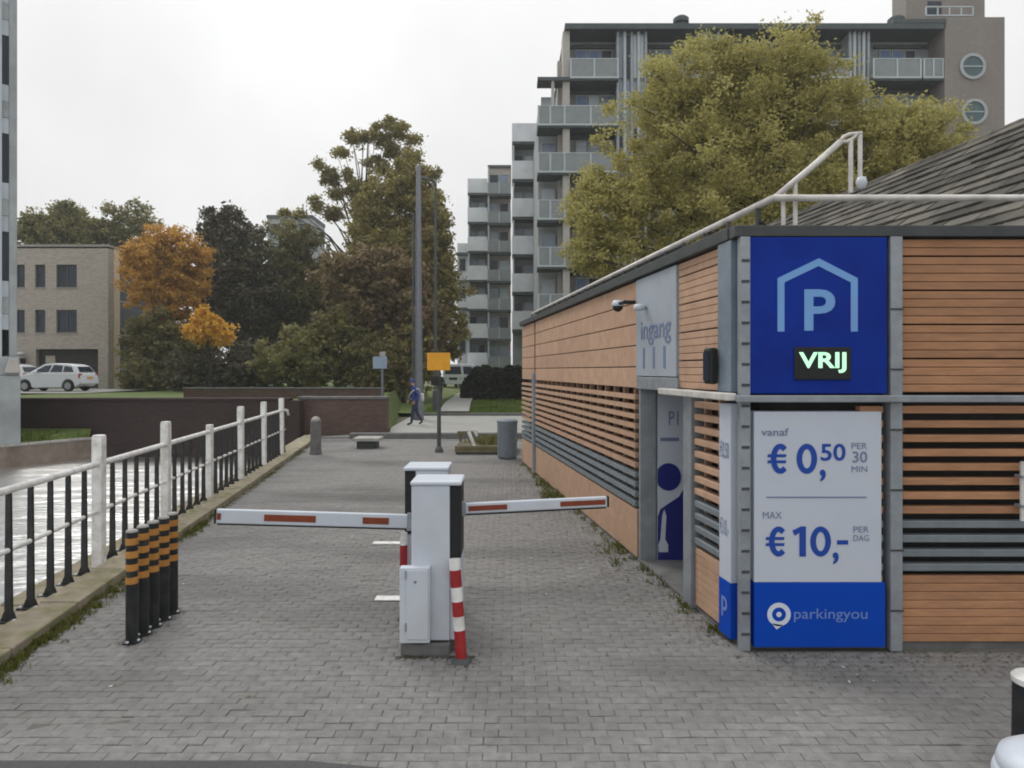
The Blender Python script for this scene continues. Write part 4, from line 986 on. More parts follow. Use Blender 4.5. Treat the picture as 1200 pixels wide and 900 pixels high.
# front wall as piers and bands around real openings
rows = ((oz(337), oz(310)), (oz(390), oz(363))); cols = ((-12, -10.6), (-9.6, -8.6), (ox(18), ox(29)), (ox(41), ox(53)), (ox(66), ox(90)))
q = MB()
zs = [oz(409), rows[1][0], rows[1][1], rows[0][0], rows[0][1], TOPB]
for i in (0, 2, 4): q.box(-14, -.35, 0, .3, zs[i], zs[i+1])
for z0, z1 in ((rows[1][0], rows[1][1]), (rows[0][0], rows[0][1])):
    e = [-14]+[v for c in cols for v in c]+[-.35]
    for a, b2 in zip(e[::2], e[1::2]): q.box(a, b2, 0, .3, z0, z1)
q.box(ox(115), -.35, 0, .3, -.2, oz(409)); q.box(-14, ox(42), 0, .3, -.2, oz(409))
q.build('front_wall', brick_bg, of)
q = MB(); q.box(-.349, 0, -.02, .62, -.2, TOPB); q.build('corner_pier', brick_bg, of)
q = MB(); q.box(-.3, 0.02, .621, 1.3, -.2, TOPB+.1); q.build('side_wall', brick_lt, of)
q = MB(); q.box(-.3, -.02, 1.301, 6, -.2, TOPB-.4); q.build('side_glazing', glass, of)
for k in range(4):
    q = MB(); q.box(-.1, .05, 1.302, 6, 1.2+2.3*k, 1.32+2.3*k); q.build('glazing_bar', frame_m, of)
q = MB(); q.box(-14, -.3, .31, 6, -.2, TOPB-.1); q.build('inside', dark_in, of)
q = MB(); q.box(-14.05, .05, -.06, 6, TOPB+.102, TOPB+.25); q.build('roof_edge', conc, of)
for z0, z1 in rows:
    for a, b2 in cols:
        win(of, a+.01, b2-.01, z0+.01, z1-.01, .12, glass, mast_d, 2 if b2-a > .9 else 1)
        q = MB(); q.box(a-.05, b2+.05, -.05, .11, z0-.06, z0+.008); q.build('sill', conc, of)
q = MB(); q.box(ox(44), ox(113), .32, .36, -.1, oz(412)); q.build('garage_opening', black, of)
q = MB(); q.box(ox(51), ox(62), .2, .3, oz(440), oz(417)); q.build('notice_panel', brick_bg, of)
q = MB(); q.lathe([(.02, -.15), (.2, -.1), (.26, 0), (.2, .1), (.02, .15)], (ox(28), -.35, oz(415)), 12); q.build('wall_lamp', whitep, of, smooth=True)
q = MB(); q.box(ox(27), ox(30), -.4, -.01, oz(426), oz(420)); q.build('lamp_bracket', black, of)
# grey block behind the trees
gbk = thing('grey_block', 'distant plain grey block showing over the bare branches', 'building', (gx(340, 90), 90, 0))
q = MB(); q.box(-3.0, 2.9, 0, 6, 0, gz(256, 90)); q.build('wall', apt_grey, gbk)
q = MB(); q.box(-3.1, 3.0, -.1, 6, gz(256, 90)+.01, gz(252, 90)); q.build('roof_edge', apt_dark, gbk)
for k in range(3):
    for j in range(5):
        win(gbk, -2.6+1.9*k, -1.2+1.9*k, gz(262, 90)-1.6-2.9*j, gz(262, 90)-2.9*j, -.12, glass, frame_m)

# apartment block
YA = 42; YW = 43.6
ap = thing('apartment_block', 'large stepped grey apartment block with balconies and a brick end', 'building', (0, 0, 0))
X = lambda px, Y=YA: gx(px, Y); Z = lambda py, Y=YA: gz(py, Y)
TA = Z(29)
floors = [Z(90)+2.9*k for k in range(1, -8, -1)]                 # slab levels
flz = [Z(90)-2.9*k for k in range(0, 8)]
q = MB(); q.box(X(664), X(1108), YW, YW+12, 0, TA-.3); q.build('wall', apt_grey, ap)
q = MB(); q.box(X(632), X(664)-.01, YW+.2, YW+10, 0, Z(112)); q.build('lower_wing', apt_grey, ap)
q = MB(); q.box(X(1106), X(1176), YA-.1, YW+12.2, 0, Z(21)); q.build('brick_end', brick_ap, ap)
q = MB(); q.box(X(660), X(668), YA+.2, YW-.01, 0, TA-.3); q.build('end_pier', apt_beige, ap)
q = MB(); q.box(X(662), X(1107), YA-.1, YW+12, TA-.29, TA+.05); q.build('roof_slab', apt_dark, ap)
q = MB(); q.box(X(1062, 43), X(1154, 43), 43, 44.6, Z(21)+.01, Z(-40)); q.build('penthouse', brick_ap, ap)
q = MB(); q.box(X(1087, 43), X(1103, 43), 42.95, 43.05, Z(17, 43), Z(2, 43)); q.build('penthouse_window', glass, ap)
for px in (798, 1050):
    q = MB(); q.lathe([(.35, 0), (.35, .5), (.5, .55), (.5, .8), (.3, .95)], (X(px, 43), 43, TA+.05), 12); q.build('chimney', apt_dark, ap)
q = MB(); x0, x1 = X(1085), X(1140)
for z in (Z(20)+.05, Z(9)): q.box(x0, x1, YA-.05, YA+.03, z, z+.08)
for k in range(5): xx = x0+(x1-x0)*k/4; q.box(xx-.04, xx+.04, YA-.04, YA+.02, Z(20)+.13, Z(9))
q.build('roof_railing', apt_rl, ap)
q = MB(); q.box(X(1046), X(1108), YA-.12, YA+.3, TA+.06, TA+.3); q.build('parapet', apt_dark, ap)
for px, py in ((1138, 79), (1140, 132), (1142, 186)):
    cx, cz = X(px), Z(py)
    q = MB(); n = 32
    q._add([(cx+r*math.cos(a), y, cz+r*math.sin(a)) for r, y in ((.80, YA-.11), (.80, YA-.2), (.62, YA-.2), (.62, YA-.11)) for a in np.linspace(0, 2*PI, n+1)[:-1]],
           [(j*n+i, j*n+(i+1) % n, (j+1)*n+(i+1) % n, (j+1)*n+i) for j in range(3) for i in range(n)])
    f = q.build('round_window', frame_m, ap)
    q = MB(); q.tube((cx, YA-.13, cz), (cx, YA-.105, cz), .63, n=n); q.build('pane', mat('green glass %d' % py, (.04, .09, .10), .15, .3, .6, 0, spec=.6), f)
    q = MB(); q.box(cx-.62, cx+.62, YA-.17, YA-.131, cz-.04, cz+.04); q.build('bar', frame_m, f)
def balcony(px0, px1, zs_, left_open=False, panel=apt_rail, mull=(0, .5, 1), Y=YA, ins=0, hgt=1.15, yw=None):
    """slab with parapet panels and posts; zs_ = top of slab"""
    yw = yw or YW
    x0, x1 = X(px0, Y), X(px1, Y)
    q = MB(); q.box(x0, x1, Y, yw-.01, zs_-.22, zs_); s = q.build('balcony', apt_dark, ap)
    q = MB(); q.box(x0, x1, Y-.05, Y-.001, zs_-.1, zs_+.02); q.build('slab_edge', apt_rl, s)
    q = MB(); q.box(x0+.05, x1-.05, Y+.02, Y+.06, zs_+.06, zs_+hgt-.06); q.build('panel', panel, s)
    q = MB(); q.box(x0, x1, Y-.0, Y+.08, zs_+hgt-.055, zs_+hgt); q.build('handrail', apt_rl, s)
    for u in mull:
        xx = x0+.05+(x1-x0-.1)*u
        q = MB(); q.box(xx-.05, xx+.05, Y-.02, Y+.018, zs_+.02, zs_+hgt-.057); q.build('post', apt_rl, s)
    return s
def bay(px0, px1, npan, bl=None, first=0, last=8):
    for k in range(first, last):
        zf = flz[k]
        balcony(bl if (bl and k > 0) else px0, px1, zf, mull=[0, .5, 1] if not (bl and k) else [0, .15, .33, .66, 1])
        if bl and k == 0:
            q = MB(); q.box(X(bl), X(px0)-.01, YA, YW-.4, zf-.22, zf); q.build('bare_slab', apt_dark, ap)
            q = MB(); q.tube((X(648), YA+.15, zf-2.9), (X(648), YA+.15, zf-.221), .1, n=8); q.build('slab_post', apt_beige, ap)
        x0, x1 = X(px0, YW), X(px1, YW)
        wz0, wz1 = zf+.15, zf+2.35
        n = npan
        for j in range(n):
            a = x0+.35+(x1-x0-.7)*j/n; b2 = x0+.35+(x1-x0-.7)*(j+1)/n-.08
            gm = random.choice([glass_b, glass, glass_b, curtain, glass_p]) if k else (curtain if j < n-1 else glass)
            win(ap, a, b2, wz0, wz1, YW-.1, gm, frame_m)
        q = MB(); q.box(x0, x1, YW-.15, YW-.001, zf+2.45, zf+2.67); q.build('lintel', apt_dark, ap)
bay(668, 725, 3, 630)
# beige piers in front of the wing
for px0, px1, y0_, zt in ((655, 666, YW-.3, Z(60)),):
    q = MB(); q.box(X(px0), X(px1), y0_, YW+.3, 0, zt); q.build('pier', apt_beige, ap)
for k in range(1, 8):
    win(ap, X(634, YW), X(651, YW), flz[k]+.15, flz[k]+2.3, YW+.05, glass_p if k % 2 else glass_b, frame_m)
def stair(px0, px1):
    x0, x1 = X(px0), X(px1)
    q = MB(); q.box(x0, x1, YA+.5, YW-.01, 0, TA+.12); q.build('stair_shaft', apt_grey, ap)
    n = 4
    for j in range(n+1):
        xx = x0+(x1-x0)*j/n
        q = MB(); q.tube((xx, YA+.35, 0), (xx, YA+.35, TA+.1), .1, n=8); q.build('steel_mullion', apt_rl if j % 2 else steel, ap)
    for k in range(8):
        zf = flz[k]
        for j in range(n):
            a = x0+(x1-x0)*j/n+.12; b2 = x0+(x1-x0)*(j+1)/n-.12
            q = MB(); q.box(a, b2, YA+.42, YA+.499, zf+.1, zf+2.75); q.build('stair_pane', random.choice([glass_b, glass_p, glass_b, glass]), ap)
stair(725, 758)
bay(760, 818, 3, None, 0, 7)
stair(819, 852); bay(854, 908, 3, None, 0, 6); bay(910, 960, 3, None, 0, 6); bay(962, 998, 2, None, 0, 6)
stair(999, 1021); bay(1023, 1080, 3, None, 0, 6); bay(1082, 1106, 1, None, 0, 6)
# receding wings with white balconies
def wing(name, px0, px1, Y, top_py, levels, white, dx=0):
    x0, x1 = X(px0, Y), X(px1, Y)
    q = MB(); q.box(x0+.05, x1-.05, Y+1.4, Y+10, 0, Z(top_py, Y)); q.build('wing_wall', apt_grey if white else brick_bg, ap)
    q = MB(); q.box(x0, x1, Y+1.2, Y+10.1, Z(top_py, Y)+.01, Z(top_py, Y)+.25); q.build('wing_roof', apt_dark if not white else apt_rl, ap)
    for py in levels:
        zf = Z(py, Y)
        q = MB(); q.box(x0, x1, Y, Y+1.39, zf-.2, zf); s = q.build('balcony', apt_dark, ap)
        q = MB(); q.box(x0, x1, Y-.04, Y+.04, zf+.01, zf+1.45 if white else zf+1.1); q.build('panel', apt_white if white else apt_rail, s)
        if not white:
            for u in (0, .5, 1):
                xx = x0+(x1-x0-.1)*u; q = MB(); q.box(xx, xx+.1, Y-.08, Y-.041, zf, zf+1.15); q.build('post', apt_rl, s)
        q = MB(); q.box(x0+.05, x0+.18, Y+.05, Y+1.39, zf+.01, zf+(2.7 if zf+2.4 < Z(top_py, Y) else .9)); q.build('screen', apt_rl, s)
        n = 2 if zf+2.4 < Z(top_py, Y) else 0
        for j in range(n):
            a = x0+.15+(x1-x0-.3)*j/n; b2 = x0+.15+(x1-x0-.3)*(j+1)/n-.08
            win(ap, a, b2, zf+.2, zf+2.3, Y+1.28, random.choice([glass, glass_b, glass_p]), frame_m)
wing('b', 600, 629, 54, 150, [167+44*k-1 for k in range(0, 6)], True)
wing('c', 571, 599, 68, 192, [227+34*k for k in range(0, 7)], False)
wing('d', 548, 571, 69.5, 216, [226+34*k for k in range(0, 7)], True)
q = MB(); q.box(X(536, 80), X(549, 80), 80, 90, 0, Z(285, 80)); q.build('far_wing', apt_white, ap)
for k in range(4):
    q = MB(); q.box(X(535, 80), X(549, 80), 79.3, 79.99, Z(300+32*k, 80), Z(297+32*k, 80)); q.build('balcony', apt_dark, ap)
    win(ap, X(538, 80), X(546, 80), Z(318+32*k, 80), Z(303+32*k, 80), 79.9, glass, frame_m)

# ------------------------------------------------------------------ trees and plants
lf_olive = leafmat('olive autumn leaves', [(.21, .20, .072), (.35, .325, .11), (.47, .43, .15), (.55, .50, .22)], trans=.42)
lf_green = leafmat('mid green leaves', [(.085, .09, .04), (.17, .17, .062), (.26, .245, .09), (.34, .3, .12)])
lf_orange = leafmat('orange leaves', [(.26, .165, .05), (.50, .28, .065), (.66, .40, .10), (.66, .47, .15)])
lf_yellow = leafmat('yellow leaves', [(.55, .31, .045), (.78, .47, .07), (.85, .56, .14)])
lf_dark = leafmat('dark evergreen leaves', [(.055, .056, .036), (.105, .10, .062), (.16, .148, .088)], trans=.1)
lf_brown = leafmat('red brown leaves', [(.11, .083, .05), (.20, .15, .083), (.27, .205, .108), (.25, .22, .09)])
lf_cone = leafmat('bronze green leaves', [(.11, .10, .045), (.23, .205, .075), (.33, .29, .10), (.40, .35, .13)])
lf_bush = leafmat('shrub leaves', [(.085, .085, .04), (.18, .17, .066), (.27, .245, .09)])
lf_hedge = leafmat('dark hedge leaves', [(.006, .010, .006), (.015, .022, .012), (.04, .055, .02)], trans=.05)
def leaves(centers, sizes, elong=1.5):
    """one diamond-shaped, slightly folded leaf cluster per centre"""
    n = len(centers)
    a = rng.normal(size=(n, 3)); a[:, 2] *= .7; a /= np.linalg.norm(a, axis=1)[:, None]
    b2 = rng.normal(size=(n, 3)); b2 -= a*(a*b2).sum(1)[:, None]; b2 /= np.linalg.norm(b2, axis=1)[:, None]
    c = np.cross(a, b2)
    s = sizes[:, None]
    V = np.stack([centers-a*s*elong*.5, centers+b2*s*.42+c*s*.1, centers+a*s*elong*.5, centers-b2*s*.42+c*s*.1], 1)
    Q = np.arange(n*4).reshape(-1, 4)
    return V.reshape(-1, 3), Q
def tree(name, label, Y, lobes, m, base_px, zb, leaf=.26, dens=1.0, trunk_r=.22, cat='tree', group=None, clump=.9, limbs=14, depth=.8, fork=.45, fuzz=1.0):
    """lobes = (px, py, rx, ry[, density]) of the crown seen from the pavement; built round at the tree's own distance"""
    bx = gx(base_px, Y); root = thing(name, label, cat, (bx, Y, zb), 0, group)
    s = Y/F; P, S, tips = [], [], []
    for lb in lobes:
        px, py, rx, ry = lb[:4]; dn = lb[4] if len(lb) > 4 else 1.0
        c = np.array([gx(px, Y)-bx, rng.uniform(-.25, .25)*rx*s, gz(py, Y)-zb]); R = np.array([rx*s, max(rx, ry*.7)*s*depth, ry*s])
        vol = R[0]*R[1]*R[2]
        k = max(3, int(26*(R[0]*R[2])/(clump**2)*.42))
        u = rng.normal(size=(k, 3)); u /= np.linalg.norm(u, axis=1)[:, None]
        rr = rng.uniform(.0, 1, k)**.42
        cc = c+u*rr[:, None]*R*(1+.10*rng.normal(size=(k, 1))*fuzz)
        nl = max(4, int(62*dn*dens*(clump/leaf)**2*.075))
        for q_ in cc:
            m_ = int(nl*rng.uniform(.5, 1.5)); r_ = clump*rng.uniform(.35, .75)
            off = rng.normal(size=(m_, 3))*np.array([r_*.55, r_*.55, r_*.42])
            P.append(q_+off); S.append(leaf*rng.uniform(.6, 1.3, m_))
        tips += [Vector(q_) for q_ in cc[:max(2, k//6)]]
    P = np.concatenate(P); S = np.concatenate(S)
    V, Q = leaves(P, S)
    quads_mesh('crown', V, Q, m, root)
    zs_ = [t_.z for t_ in tips]; ztop = max(zs_)*.93; zlow = max(.4, min(zs_))
    cxm = sum(t_.x for t_ in tips)/len(tips)
    q = MB(); stem = []
    for k in range(8):
        u = k/7; stem.append((cxm*u*u+.12*math.sin(k*2.1+bx), .1*math.sin(k*1.3), ztop*u-.15*(k == 0)))
    q.path(stem, [trunk_r*(1.25 if k == 0 else 1)*(1-.88*k/7) for k in range(8)], 9)
    random.shuffle(tips)
    for t_ in tips[:limbs]:
        zz = min(max(zlow*fork, t_.z*random.uniform(.45, .75)), ztop*.9); u = zz/ztop; p = Vector((cxm*u*u, 0, zz)); r0 = trunk_r*(1-.85*u)*.55
        mid = p.lerp(t_, .5)+Vector((random.uniform(-.2, .2), random.uniform(-.2, .2), .12*(t_-p).length))
        q.path([p, p.lerp(mid, .5)+Vector((0, 0, .05)), mid, t_], [r0, r0*.75, r0*.5, r0*.15], 6)
    q.build('trunk', bark, root)
    return root
# the big olive tree behind the parking building
tree('olive_tree', 'large olive-yellow tree rising behind the parking building roof', 24,
     [(880, 125, 102, 82), (800, 175, 92, 95), (725, 265, 66, 72), (945, 135, 85, 90), (1040, 182, 78, 60), (1090, 165, 44, 40), (1012, 152, 42, 42), (870, 245, 130, 90), (1000, 250, 110, 70), (895, 68, 62, 30), (940, 78, 42, 28), (780, 110, 38, 34), (690, 225, 32, 40), (690, 300, 34, 34), (840, 72, 40, 30), (1120, 190, 34, 40)],
     lf_olive, 890, 0, leaf=.085, dens=.5, fuzz=1.9, trunk_r=.35, clump=.62, limbs=60, depth=.7)
# trees over the terrace, left to right
tree('green_tree', 'green tree over the roof of the beige office, nearest the left edge', 60, [(45, 278, 26, 28), (38, 262, 14, 16, .6), (60, 300, 26, 40)], lf_green, 50, TZ, leaf=.22, dens=.8, group='trees behind the beige office', clump=.9)
tree('green_tree', 'green tree in the middle over the roof of the beige office', 61, [(88, 266, 30, 28), (80, 250, 14, 14), (100, 300, 32, 40)], lf_green, 90, TZ, leaf=.22, dens=1.0, group='trees behind the beige office', clump=.9)
tree('green_tree', 'open-crowned green tree just left above the orange tree', 62, [(128, 270, 22, 28), (160, 250, 22, 14, .5), (172, 262, 18, 16, .5), (150, 290, 30, 30)], lf_green, 140, TZ, leaf=.2, dens=.7, group='trees behind the beige office', clump=.8)
tree('orange_tree', 'orange autumn tree beside the beige office', 43, [(195, 302, 46, 32), (172, 325, 28, 34), (218, 332, 28, 38), (195, 350, 42, 40), (185, 280, 24, 15), (228, 298, 16, 20), (190, 390, 36, 30, .7), (160, 300, 16, 20), (205, 275, 14, 10)], lf_orange, 195, TZ, leaf=.12, dens=.7, trunk_r=.2, clump=.5, fuzz=1.6)
tree('green_tree', 'green undergrowth tree below the orange crown', 42, [(185, 400, 34, 38), (215, 415, 30, 34), (168, 420, 18, 30)], lf_bush, 190, TZ, leaf=.2, dens=.9, trunk_r=.14, clump=.6)
tree('yellow_tree', 'small bright yellow tree in front of the dark trees', 37, [(238, 370, 12, 12), (250, 385, 18, 14), (228, 388, 14, 11), (264, 396, 11, 10), (240, 398, 16, 9)], lf_yellow, 246, TZ, leaf=.12, dens=.9, trunk_r=.08, clump=.36, fuzz=1.8, limbs=8)
tree('dark_tree', 'dark evergreen with a rounded top right of the orange tree', 50, [(262, 265, 30, 28), (280, 290, 32, 34), (285, 340, 46, 56), (268, 330, 40, 50), (300, 400, 44, 50), (250, 290, 20, 26), (248, 345, 26, 36), (235, 400, 30, 36)], lf_dark, 280, TZ, leaf=.2, dens=1.1, trunk_r=.3, clump=.8)
tree('dark_tree', 'dark broad tree mass between the evergreen and the tall tree', 52, [(335, 330, 38, 46), (360, 345, 40, 46), (330, 400, 44, 50), (385, 345, 40, 50), (340, 290, 26, 22, .5), (330, 270, 22, 14, .4), (362, 282, 22, 16, .5)], lf_bush, 345, TZ, leaf=.2, dens=1.0, trunk_r=.26, clump=.8)
tall = [(445, 162, 16, 12), (470, 155, 12, 10), (425, 165, 10, 9), (398, 180, 9, 7), (412, 158, 9, 8), (462, 175, 15, 12), (440, 195, 16, 12), (480, 185, 10, 14), (385, 208, 14, 10), (405, 205, 8, 8), (398, 228, 12, 9), (375, 195, 7, 6), (368, 238, 9, 8), (390, 250, 12, 8), (352, 250, 7, 6), (420, 225, 14, 14), (430, 250, 22, 22), (505, 205, 9, 9), (498, 225, 12, 12), (512, 240, 8, 12), (335, 248, 8, 6), (455, 145, 10, 6), (485, 165, 7, 9)]
tree('tall_tree', 'tallest tree with an open crown of separate leaf clumps', 56, tall, lf_cone, 425, TZ, leaf=.17, dens=1.25, trunk_r=.34, clump=.7, limbs=46, fork=.6)
tree('bronze_tree', 'dense bronze-green tree with a cone-shaped crown behind the masts', 46, [(478, 210, 22, 28), (460, 240, 38, 38), (485, 260, 42, 45), (470, 310, 62, 55), (500, 350, 46, 60), (450, 370, 60, 55), (520, 390, 24, 42), (435, 275, 30, 30), (500, 285, 30, 38)], lf_cone, 475, TZ*.6, leaf=.18, dens=1.0, trunk_r=.3, clump=.7)
tree('red_brown_tree', 'red-brown leaved tree in front of the bronze tree', 41, [(430, 315, 44, 32), (465, 330, 40, 36), (400, 330, 34, 30), (445, 360, 50, 36), (490, 380, 36, 40)], lf_brown, 445, TZ*.7, leaf=.2, dens=.85, trunk_r=.18, clump=.6)
for i, (px, py, rx, ry, Y, m_, lb) in enumerate(((345, 420, 42, 34, 38, lf_green, 'olive shrub tree left of the small blue sign'), (395, 405, 36, 46, 39, lf_bush, 'dark shrub tree between the olive shrub and the small blue sign'),
        (290, 428, 40, 32, 39, lf_dark, 'dark low shrub under the yellow tree'), (435, 425, 26, 36, 38, lf_bush, 'dark shrub right behind the small blue sign'), (235, 435, 34, 26, 38.5, lf_dark, 'dark low shrub behind the end of the low wall'), (170, 440, 26, 22, 40, lf_bush, 'low shrub beside the corner of the beige office'), (472, 420, 34, 46, 40, lf_cone, 'bronze shrub behind the thick mast'))):
    zb = TZ if px < 450 else .3
    tree('shrub', lb, Y, [(px, py, rx, ry), (px-rx*.5, py+ry*.4, rx*.6, ry*.6), (px+rx*.5, py+ry*.4, rx*.6, ry*.6)], m_, px, zb, leaf=.18, dens=1.0, trunk_r=.1, cat='shrub', group='shrubs along the terrace', clump=.5, limbs=8, fork=.3)
# hedge on the lawn
hx0, hx1 = gx(545, 46), gx(640, 46)
hd_ = thing('hedge', 'clipped dark green hedge on the lawn beside the building', 'hedge', ((hx0+hx1)/2, 46, .2))
hw = (hx1-hx0)/2
n = 26000; u = rng.uniform(-1, 1, n); v = rng.uniform(-1, 1, n); z = rng.uniform(0, 1, n)
zt = 2.0*(1-np.clip((-u-.72)/.28, 0, 1)**2*.55)+.1*np.sin(u*9)+.06*np.sin(u*23)
fc = rng.integers(0, 3, n); y_ = v*1.6; z_ = z*zt
y_ = np.where(fc == 0, -1.6+.12*rng.normal(size=n), y_); z_ = np.where(fc == 1, zt+.05*rng.normal(size=n), z_)
x_ = u*hw+np.where(u < -.8, .4*(z_/2.2)**2-.2, 0)
Vh, Qh = leaves(np.stack([x_, y_, np.maximum(z_, .02)], 1), .14*rng.uniform(.6, 1.3, n))
quads_mesh('foliage', Vh, Qh, lf_hedge, hd_)
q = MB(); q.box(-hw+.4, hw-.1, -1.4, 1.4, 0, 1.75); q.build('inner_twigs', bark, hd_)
# plants in the planter
def tufts(pts, h, m, name, n_per=9, spread=.08, wdt=.012):
    V, Q = [], []
    for x, y, z, hh in pts:
        for _ in range(n_per):
            a = random.uniform(0, 2*PI); l = hh*random.uniform(.5, 1.2); ox_, oy_ = random.gauss(0, spread), random.gauss(0, spread)
            lean = random.uniform(.1, .7)*l; c, s_ = math.cos(a), math.sin(a); i = len(V); ww = wdt*random.uniform(.7, 1.4)
            V += [(x+ox_-s_*ww, y+oy_+c*ww, z), (x+ox_+s_*ww, y+oy_-c*ww, z), (x+ox_+c*lean*.5+s_*ww*.8, y+oy_+s_*lean*.5-c*ww*.8, z+l*.65), (x+ox_+c*lean, y+oy_+s_*lean, z+l*.9)]
            Q.append((i, i+1, i+2, i+3))
    o = quads_mesh(name, np.array(V), np.array(Q), m); o['kind'] = 'stuff'; return o
moss_leaf = leafmat('kerb weeds', [(.06, .065, .016), (.12, .13, .028), (.19, .185, .055)])
pts = []
for k in range(700):
    Y = 4.0+16*random.random()**1.5
    if random.random() < .5+.5*math.sin(Y*2.3)*math.sin(Y*.9): pts.append((kerb_x(Y)+random.gauss(.02, .035), Y, 0, random.uniform(.012, .04)))
for k in range(170):
    Y = random.choice([4.7, 5.5, 6.2, 9.0])+random.gauss(0, .28); pts.append((kerb_x(Y)+abs(random.gauss(.03, .06)), Y, 0, random.uniform(.02, .07)))
o = tufts(pts, .1, moss_leaf, 'kerb_weeds', 10, .03, .006); tag(o, 'green weeds growing along the foot of the mossy kerb', 'weeds')
pts = []
for k in range(260):
    Y = random.uniform(5.4, 15.3); x = side_x(Y)-abs(random.gauss(.03, .05)); 
    if random.random() < .5: pts.append((x, Y, 0, random.uniform(.02, .07)))
for Y in (11.2, 11.6, 7.9, 12.4): pts += [(side_x(Y)-abs(random.gauss(.12, .12)), Y+random.gauss(0, .2), 0, random.uniform(.04, .12)) for _ in range(16)]
o = tufts(pts, .1, moss_leaf, 'wall_weeds', 9, .03, .006); tag(o, 'green weeds at the foot of the terracotta side wall', 'weeds')
pts = [(gx(575, 17.5)+random.gauss(0, .3), 17.6+random.random()*.8, .19, random.uniform(.08, .26)) for _ in range(70)]
o = tufts(pts, .5, lf_bush, 'planter_grass', 12, .12, .012); tag(o, 'dry green grass growing in the timber planter', 'grass')
# lawn grass blades
pts = []
for k in range(5200):
    Y = 31.8+18*random.random()**1.6; x = random.uniform(-4.3, 5)
    pts.append((x, Y, .06+.35*((Y-31.75)/43), random.uniform(.06, .16)))
lawn_leaf = leafmat('lawn blades', [(.06, .10, .015), (.11, .17, .03), (.18, .21, .05)])
o = tufts(pts, .1, lawn_leaf, 'lawn_grass', 5, .12, .02); tag(o, 'green lawn grass between the road and the hedge', 'grass')
pts = [(random.uniform(-19, -13), 22.45+abs(random.gauss(0, .6)), TZ+.1, random.uniform(.05, .14)) for _ in range(1500)]+[(random.uniform(-16, -13.5), random.uniform(20.2, 22.0), .02, random.uniform(.08, .22)) for _ in range(500)]
pts = [p for p in pts if p[1] > 22.2 or p[0] < -13.6-(22-p[1])*.45]
o = tufts(pts, .1, lawn_leaf, 'bank_grass_blades', 6, .08, .02); tag(o, 'green grass on the bank and on top of the canal wall', 'grass')
# fallen leaves along the wall and scraps on the paving
Pn = []
for k in range(650):
    Y = random.uniform(6.2, 15.4); d = abs(random.gauss(0, .42)); Pn.append((side_x(Y)-.04-d, Y, .006+random.random()*.008))
for k in range(120): Y = random.uniform(3.9, 9); Pn.append((random.uniform(-3.2, 2.5), Y, .006))
Pn = np.array(Pn); V, Q = leaves(Pn, .026*rng.uniform(.5, 1.3, len(Pn)))
V[:, 2] = np.repeat(Pn[:, 2], 4)+.35*(V[:, 2]-np.repeat(Pn[:, 2], 4)); V[:, 2] = np.maximum(V[:, 2], .003)
o = quads_mesh('fallen_leaves', V, Q, leafmat('fallen leaf litter', [(.06, .035, .018), (.14, .085, .035), (.2, .15, .06)], trans=0)); tag(o, 'brown fallen leaves scattered on the paving along the side wall', 'leaves', kind='stuff')
Pd = []  # dark flakes: leaf mould by the walls, also painting the shade before the front
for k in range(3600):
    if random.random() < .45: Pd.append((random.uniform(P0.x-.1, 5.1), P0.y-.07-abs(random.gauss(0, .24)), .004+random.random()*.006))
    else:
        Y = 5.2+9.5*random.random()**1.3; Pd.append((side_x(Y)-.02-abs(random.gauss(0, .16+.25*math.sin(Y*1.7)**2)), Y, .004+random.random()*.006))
for cx_, cy_, r_, n_ in [(-2.94, 5.28+.16*k, .075, 70) for k in range(5)]+[(gx(541, 4.927), 4.927, .09, 90)]:  # rings of dark flakes painting contact shade round the bollards and leaning post
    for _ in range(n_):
        a = random.uniform(0, 2*PI); d = r_+abs(random.gauss(0, .025)); Pd.append((cx_+d*math.cos(a), cy_+d*math.sin(a), .004))
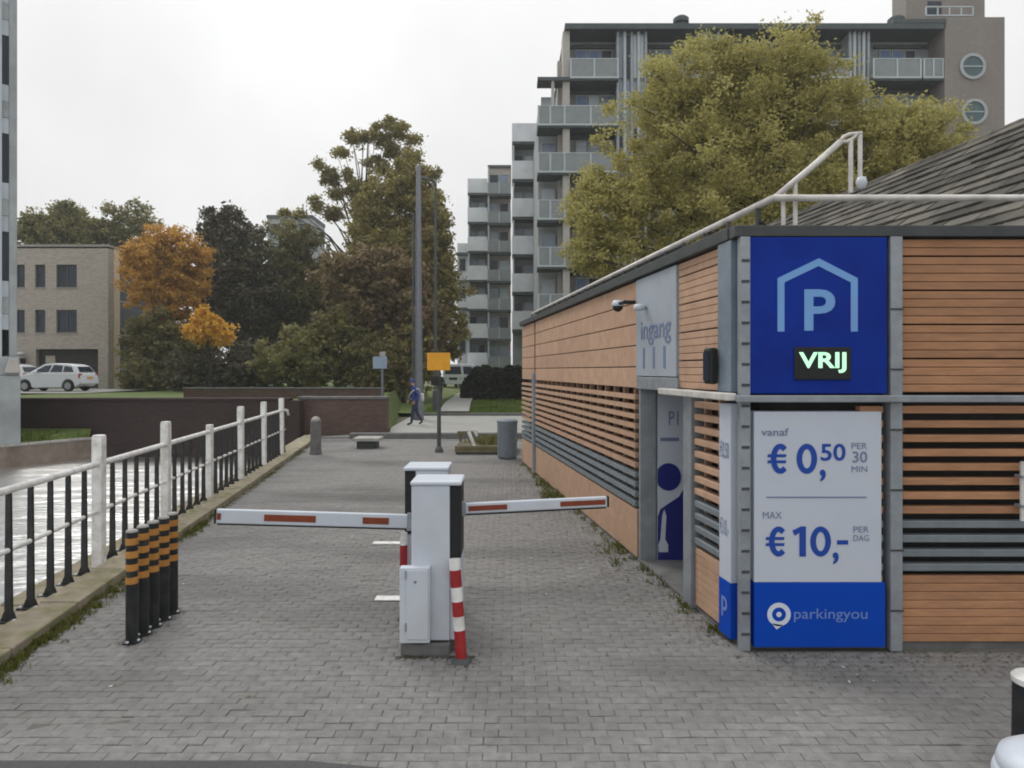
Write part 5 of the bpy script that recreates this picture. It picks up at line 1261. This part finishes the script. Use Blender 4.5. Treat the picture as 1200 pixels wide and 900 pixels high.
for _ in range(420): Pd.append((gx(470, 5.05)+random.uniform(-.03, .55), 5.01-abs(random.gauss(0, .03)), .004))  # contact shade in flakes along the front cabinet's plinth
for _ in range(700): Y = random.uniform(4, 16); Pd.append((fence_x(Y)+random.gauss(.02, .07), Y, .072))  # contact shade in flakes along the foot of the railing
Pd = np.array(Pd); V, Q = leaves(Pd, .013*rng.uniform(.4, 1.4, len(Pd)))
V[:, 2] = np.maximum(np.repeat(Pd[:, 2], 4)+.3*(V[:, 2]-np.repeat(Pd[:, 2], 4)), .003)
o = quads_mesh('mould_and_shade_flakes', V, Q, leafmat('leaf mould and painted shade', [(.035, .033, .022), (.06, .055, .035), (.075, .075, .038)], trans=0)); tag(o, 'dark flakes of leaf mould and painted shade along the parking building and round the bases', 'debris', kind='stuff')
sc_pts = [(623, 655), (680, 667), (988, 783), (1023, 799), (1006, 792), (1068, 800), (934, 837), (215, 685), (640, 697), (10, 782), (655, 640), (700, 690), (995, 800), (130, 805)]
Pn = np.array([(gx(a, F*H/(b2-HOR)), F*H/(b2-HOR), .012) for a, b2 in sc_pts]); V, Q = leaves(Pn, .035*rng.uniform(.6, 1.2, len(Pn)))
V[:, 2] = .006+.3*np.abs(V[:, 2]-.012)
o = quads_mesh('paper_scraps', V, Q, mat('paper scrap', (.55, .54, .52), .8, .1, 9, 0)); tag(o, 'small pale scraps lying on the grey paving', 'litter', kind='stuff')
# thin autumn haze
hz = bpy.data.materials.new('haze'); hz.use_nodes = True; t = hz.node_tree; t.nodes.clear()
o_ = N(t, 'ShaderNodeOutputMaterial'); v_ = N(t, 'ShaderNodeVolumePrincipled'); v_.inputs['Color'].default_value = (.95, .96, .98, 1); v_.inputs['Density'].default_value = .0007; v_.inputs['Anisotropy'].default_value = .2
t.links.new(v_.outputs[0], o_.inputs['Volume'])
q = MB(); q.box(-205, 205, -65, 245, -3.0, 34); o = q.build('haze', hz); o['kind'] = 'stuff'
sc.cycles.volume_bounces = 1
print('objects', len(bpy.data.objects), 'tris', sum(len(o.data.polygons) for o in bpy.data.objects if o.type == 'MESH'))
